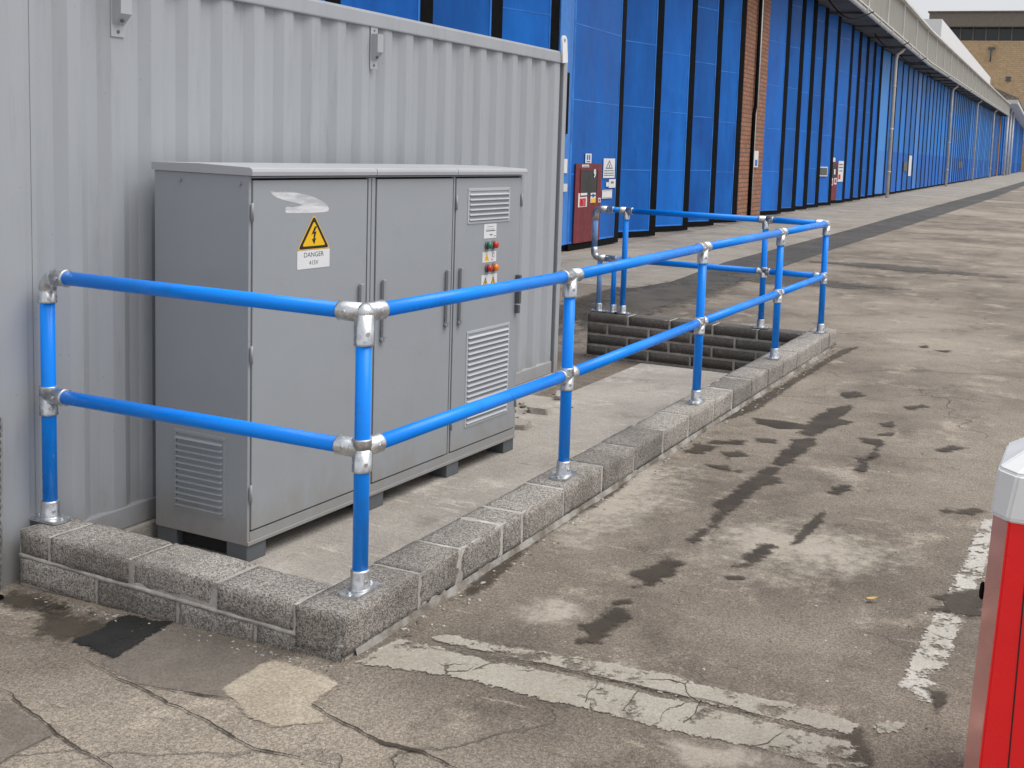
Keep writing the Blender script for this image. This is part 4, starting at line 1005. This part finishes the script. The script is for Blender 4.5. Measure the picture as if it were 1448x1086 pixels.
b=MB(); b.mi=0; b.box(1.15,2.05,.002,.05,1.10,1.45,jF); b.mi=1; b.box(1.2,2.0,.051,.055,1.14,1.41,jF); b.build('wall_box',[M['gutter'],M['dark_metal']],J_)
# downpipe with its swan neck under the gutter
def downpipe(s,mat,r=.085):
    b=MB(); b.tube([hp(s,.55,0.02),hp(s,.55,T(s)-.45),hp(s,.60,T(s)-.2),hp(s,.8,T(s)-.05),hp(s,.9,T(s)+.09)],r,12)
    for z in (1.2,3.2,5.2): b.cyl(hp(s,.55,z),hp(s,.55,z+.07),r+.012,n=12)
    b.build('drainpipe',mat,shed_)
downpipe(50.85,M['gutter'],.085)
# the bays beyond
def bay(s0,s1,n,paleat=()):
    w=(s1-s0)/n; out=[]
    for i in range(n): out.append(leaf(s0+i*w-(.05 if i else 0),s0+(i+1)*w,-.25,.0,sw=.27,two=True,seams=False,mat=M['pale_blue'] if i in paleat else None))
    return out
g3=bay(51.2,82.5,13,(6,)); downpipe(83.0,M['gutter'],.085)
o,F,L=g3[4]; b=MB(); b.box(1.15,2.05,.013,.05,1.2,1.75,F); b.build('wall_box',M['dark_metal'],o)
o,F,L=g3[5]; b=MB(); b.box(1.2,1.9,.013,.03,.9,2.1,F); b.build('notice',M['white'],o)
g4=bay(83.5,112.5,13,(4,)); downpipe(113,M['gutter'],.085)
for i in (8,9): 
    o,F,L=g4[i]; b=MB(); b.box(1.1,1.9,.013,.05,1.3,1.9,F); b.build('wall_box',M['dark_metal'],o)
g5=bay(113.5,146,12,()); downpipe(146.5,M['gutter'],.11)
g6=bay(147,177,11,(3,8))
b=MB(); hbox(b,177.2,181.5,-1.0,.05,0,T(178)); b.build('brick_pier',M['brick'],shed_)
# loops of cable sagging under the soffit
for s in (34,44.5,52,66,86):
    b=MB(); pts=[]
    for i in range(15):
        t=i/14; pts.append(hp(s+t*3.4,.45+t*1.0,T(s)+.06-.55*math.sin(math.pi*t)*(1-.4*t)))
    b.tube(pts,.022,6); b.build('cable',M['black'],shed_)

# ------------------------------------------------------------------ next shed along
sh2=thing('industrial_shed',hp(215,0),'farthest blue shed with a dark pitched roof beyond the end of the long shed','industrial building')
b=MB(); hbox(b,184,318,-24,-.6,0,11.3); b.build('shed_wall',M['fascia'],sh2)
b=MB(); hbox(b,184,318,-.9,2.2,11.31,11.9); b.build('roof_edge',M['gutter'],sh2)
b=MB(); prof=[(-25,11.91),(2.3,11.91),(2.3,12.2),(-9,16.8),(-25,12.2)]
lo=[b.bm.verts.new(hp(184.5,o,z)) for o,z in prof]; hi=[b.bm.verts.new(hp(318,o,z)) for o,z in prof]
b._f(lo[::-1]); b._f(hi)
for i in range(5): b._f([lo[i],lo[(i+1)%5],hi[(i+1)%5],hi[i]])
b.build('roof',M['roof_dark'],sh2)
for i in range(40):
    s=185+i*3.2
    b=MB(); hbox(b,s,s+2.9,-.55,.1+.25*(i%2),.15,11.2); b.build('door_leaf',M['pale_blue'] if i%5==3 else M['door_blue_two'],sh2)
for s in (188,201,214):
    b=MB(); b.cyl(hp(s,.7,0),hp(s,.7,11.3),.22,n=12); b.build('drainpipe',M['gutter'],sh2)

# ------------------------------------------------------------------ brick office block closing the view
bt=thing('brick_building',(-10,340,0),'tan brick block with a dark window band under an overhanging roof','building')
b=MB(); b.box(-48,26,332,370,0,36.2); b.build('brick_wall',M['far_brick'],bt)
b=MB(); b.box(-47.5,25.5,333,369,36.21,39.9); b.build('window_band',M['glass_dark'],bt)
x=-47.5
while x<25.5:
    b=MB(); b.box(x,x+.34,332.6,332.99,36.21,39.9); x+=3.5
    b.build('mullion',M['concrete_far'],bt)
b=MB(); b.box(-49,27,330,371,39.91,43.8); b.build('roof_fascia',M['concrete_far'],bt)
b=MB(); b.box(-49.4,27.4,329.6,371.4,43.81,44.2); b.build('roof_edge',M['roof_dark'],bt)
b=MB(); b.tube([(-31.5,331.8,33.6),(-31.5,331,33.6),(-31.5,330.9,30.3)],.24,8); b.box(-32.3,-30.4,330.8,331.4,33.7,34.3); b.build('wall_lamp',M['dark_metal'],bt)
for x,z in ((-27,25),(-19.5,24.7)):
    b=MB(); b.box(x,x+1.3,331.7,331.99,z,z+1.3); b.build('vent_box',M['dark_metal'],bt)

# ------------------------------------------------------------------ sky, sun, camera
SE,SA=R(62),R(74)     # sun height, and its bearing clockwise from +y
w=bpy.data.worlds.new('World'); SC.world=w; w.use_nodes=True
nt=w.node_tree; bg=nt.nodes['Background']
sky=nt.nodes.new('ShaderNodeTexSky'); sky.sky_type='NISHITA'; sky.sun_disc=False; sky.sun_elevation=SE; sky.sun_rotation=SA; sky.air_density=1.0; sky.dust_density=4.0; sky.ozone_density=1.0
hs=nt.nodes.new('ShaderNodeHueSaturation'); hs.inputs['Saturation'].default_value=.18
mx=nt.nodes.new('ShaderNodeMix'); mx.data_type='RGBA'; mx.inputs[0].default_value=.72; mx.inputs[7].default_value=(8.2,8.4,8.7,1)
nt.links.new(sky.outputs[0],hs.inputs['Color']); nt.links.new(hs.outputs[0],mx.inputs[6]); nt.links.new(mx.outputs[2],bg.inputs['Color'])
bg.inputs['Strength'].default_value=.092
sd=bpy.data.lights.new('sun','SUN'); sd.energy=2.4; sd.angle=R(50); sd.color=(1,.965,.91)
so=bpy.data.objects.new('sun',sd); COL.objects.link(so)
dirv=Vector((math.sin(SA)*math.cos(SE),math.cos(SA)*math.cos(SE),math.sin(SE)))
so.rotation_euler=dirv.to_track_quat('Z','Y').to_euler(); so.location=(6,-2,12)

cd=bpy.data.cameras.new('camera'); cam=bpy.data.objects.new('camera',cd); COL.objects.link(cam); SC.camera=cam
F_,PI_,RO_,YA_=1599.8023,.1061,.0430,.3835
PI_,RO_,YA_=CAMROT
fw=Vector((-math.sin(YA_)*math.cos(PI_),math.cos(YA_)*math.cos(PI_),-math.sin(PI_)))
r=Vector((math.cos(YA_),math.sin(YA_),0)); u=r.cross(fw)
r2=r*math.cos(RO_)+u*math.sin(RO_); u2=u*math.cos(RO_)-r*math.sin(RO_)
cam.matrix_world=Matrix(((r2.x,u2.x,-fw.x,2.3402),(r2.y,u2.y,-fw.y,-3.1615),(r2.z,u2.z,-fw.z,1.8259),(0,0,0,1)))
cd.sensor_fit='HORIZONTAL'; cd.sensor_width=36; cd.lens=F_*36/1448
cd.shift_x=-191.5792/1448; cd.shift_y=-161.7386/1448
cd.clip_start=.05; cd.clip_end=3000
SC.view_settings.view_transform='Standard'; SC.view_settings.look='None'; SC.view_settings.exposure=.2; SC.view_settings.gamma=1
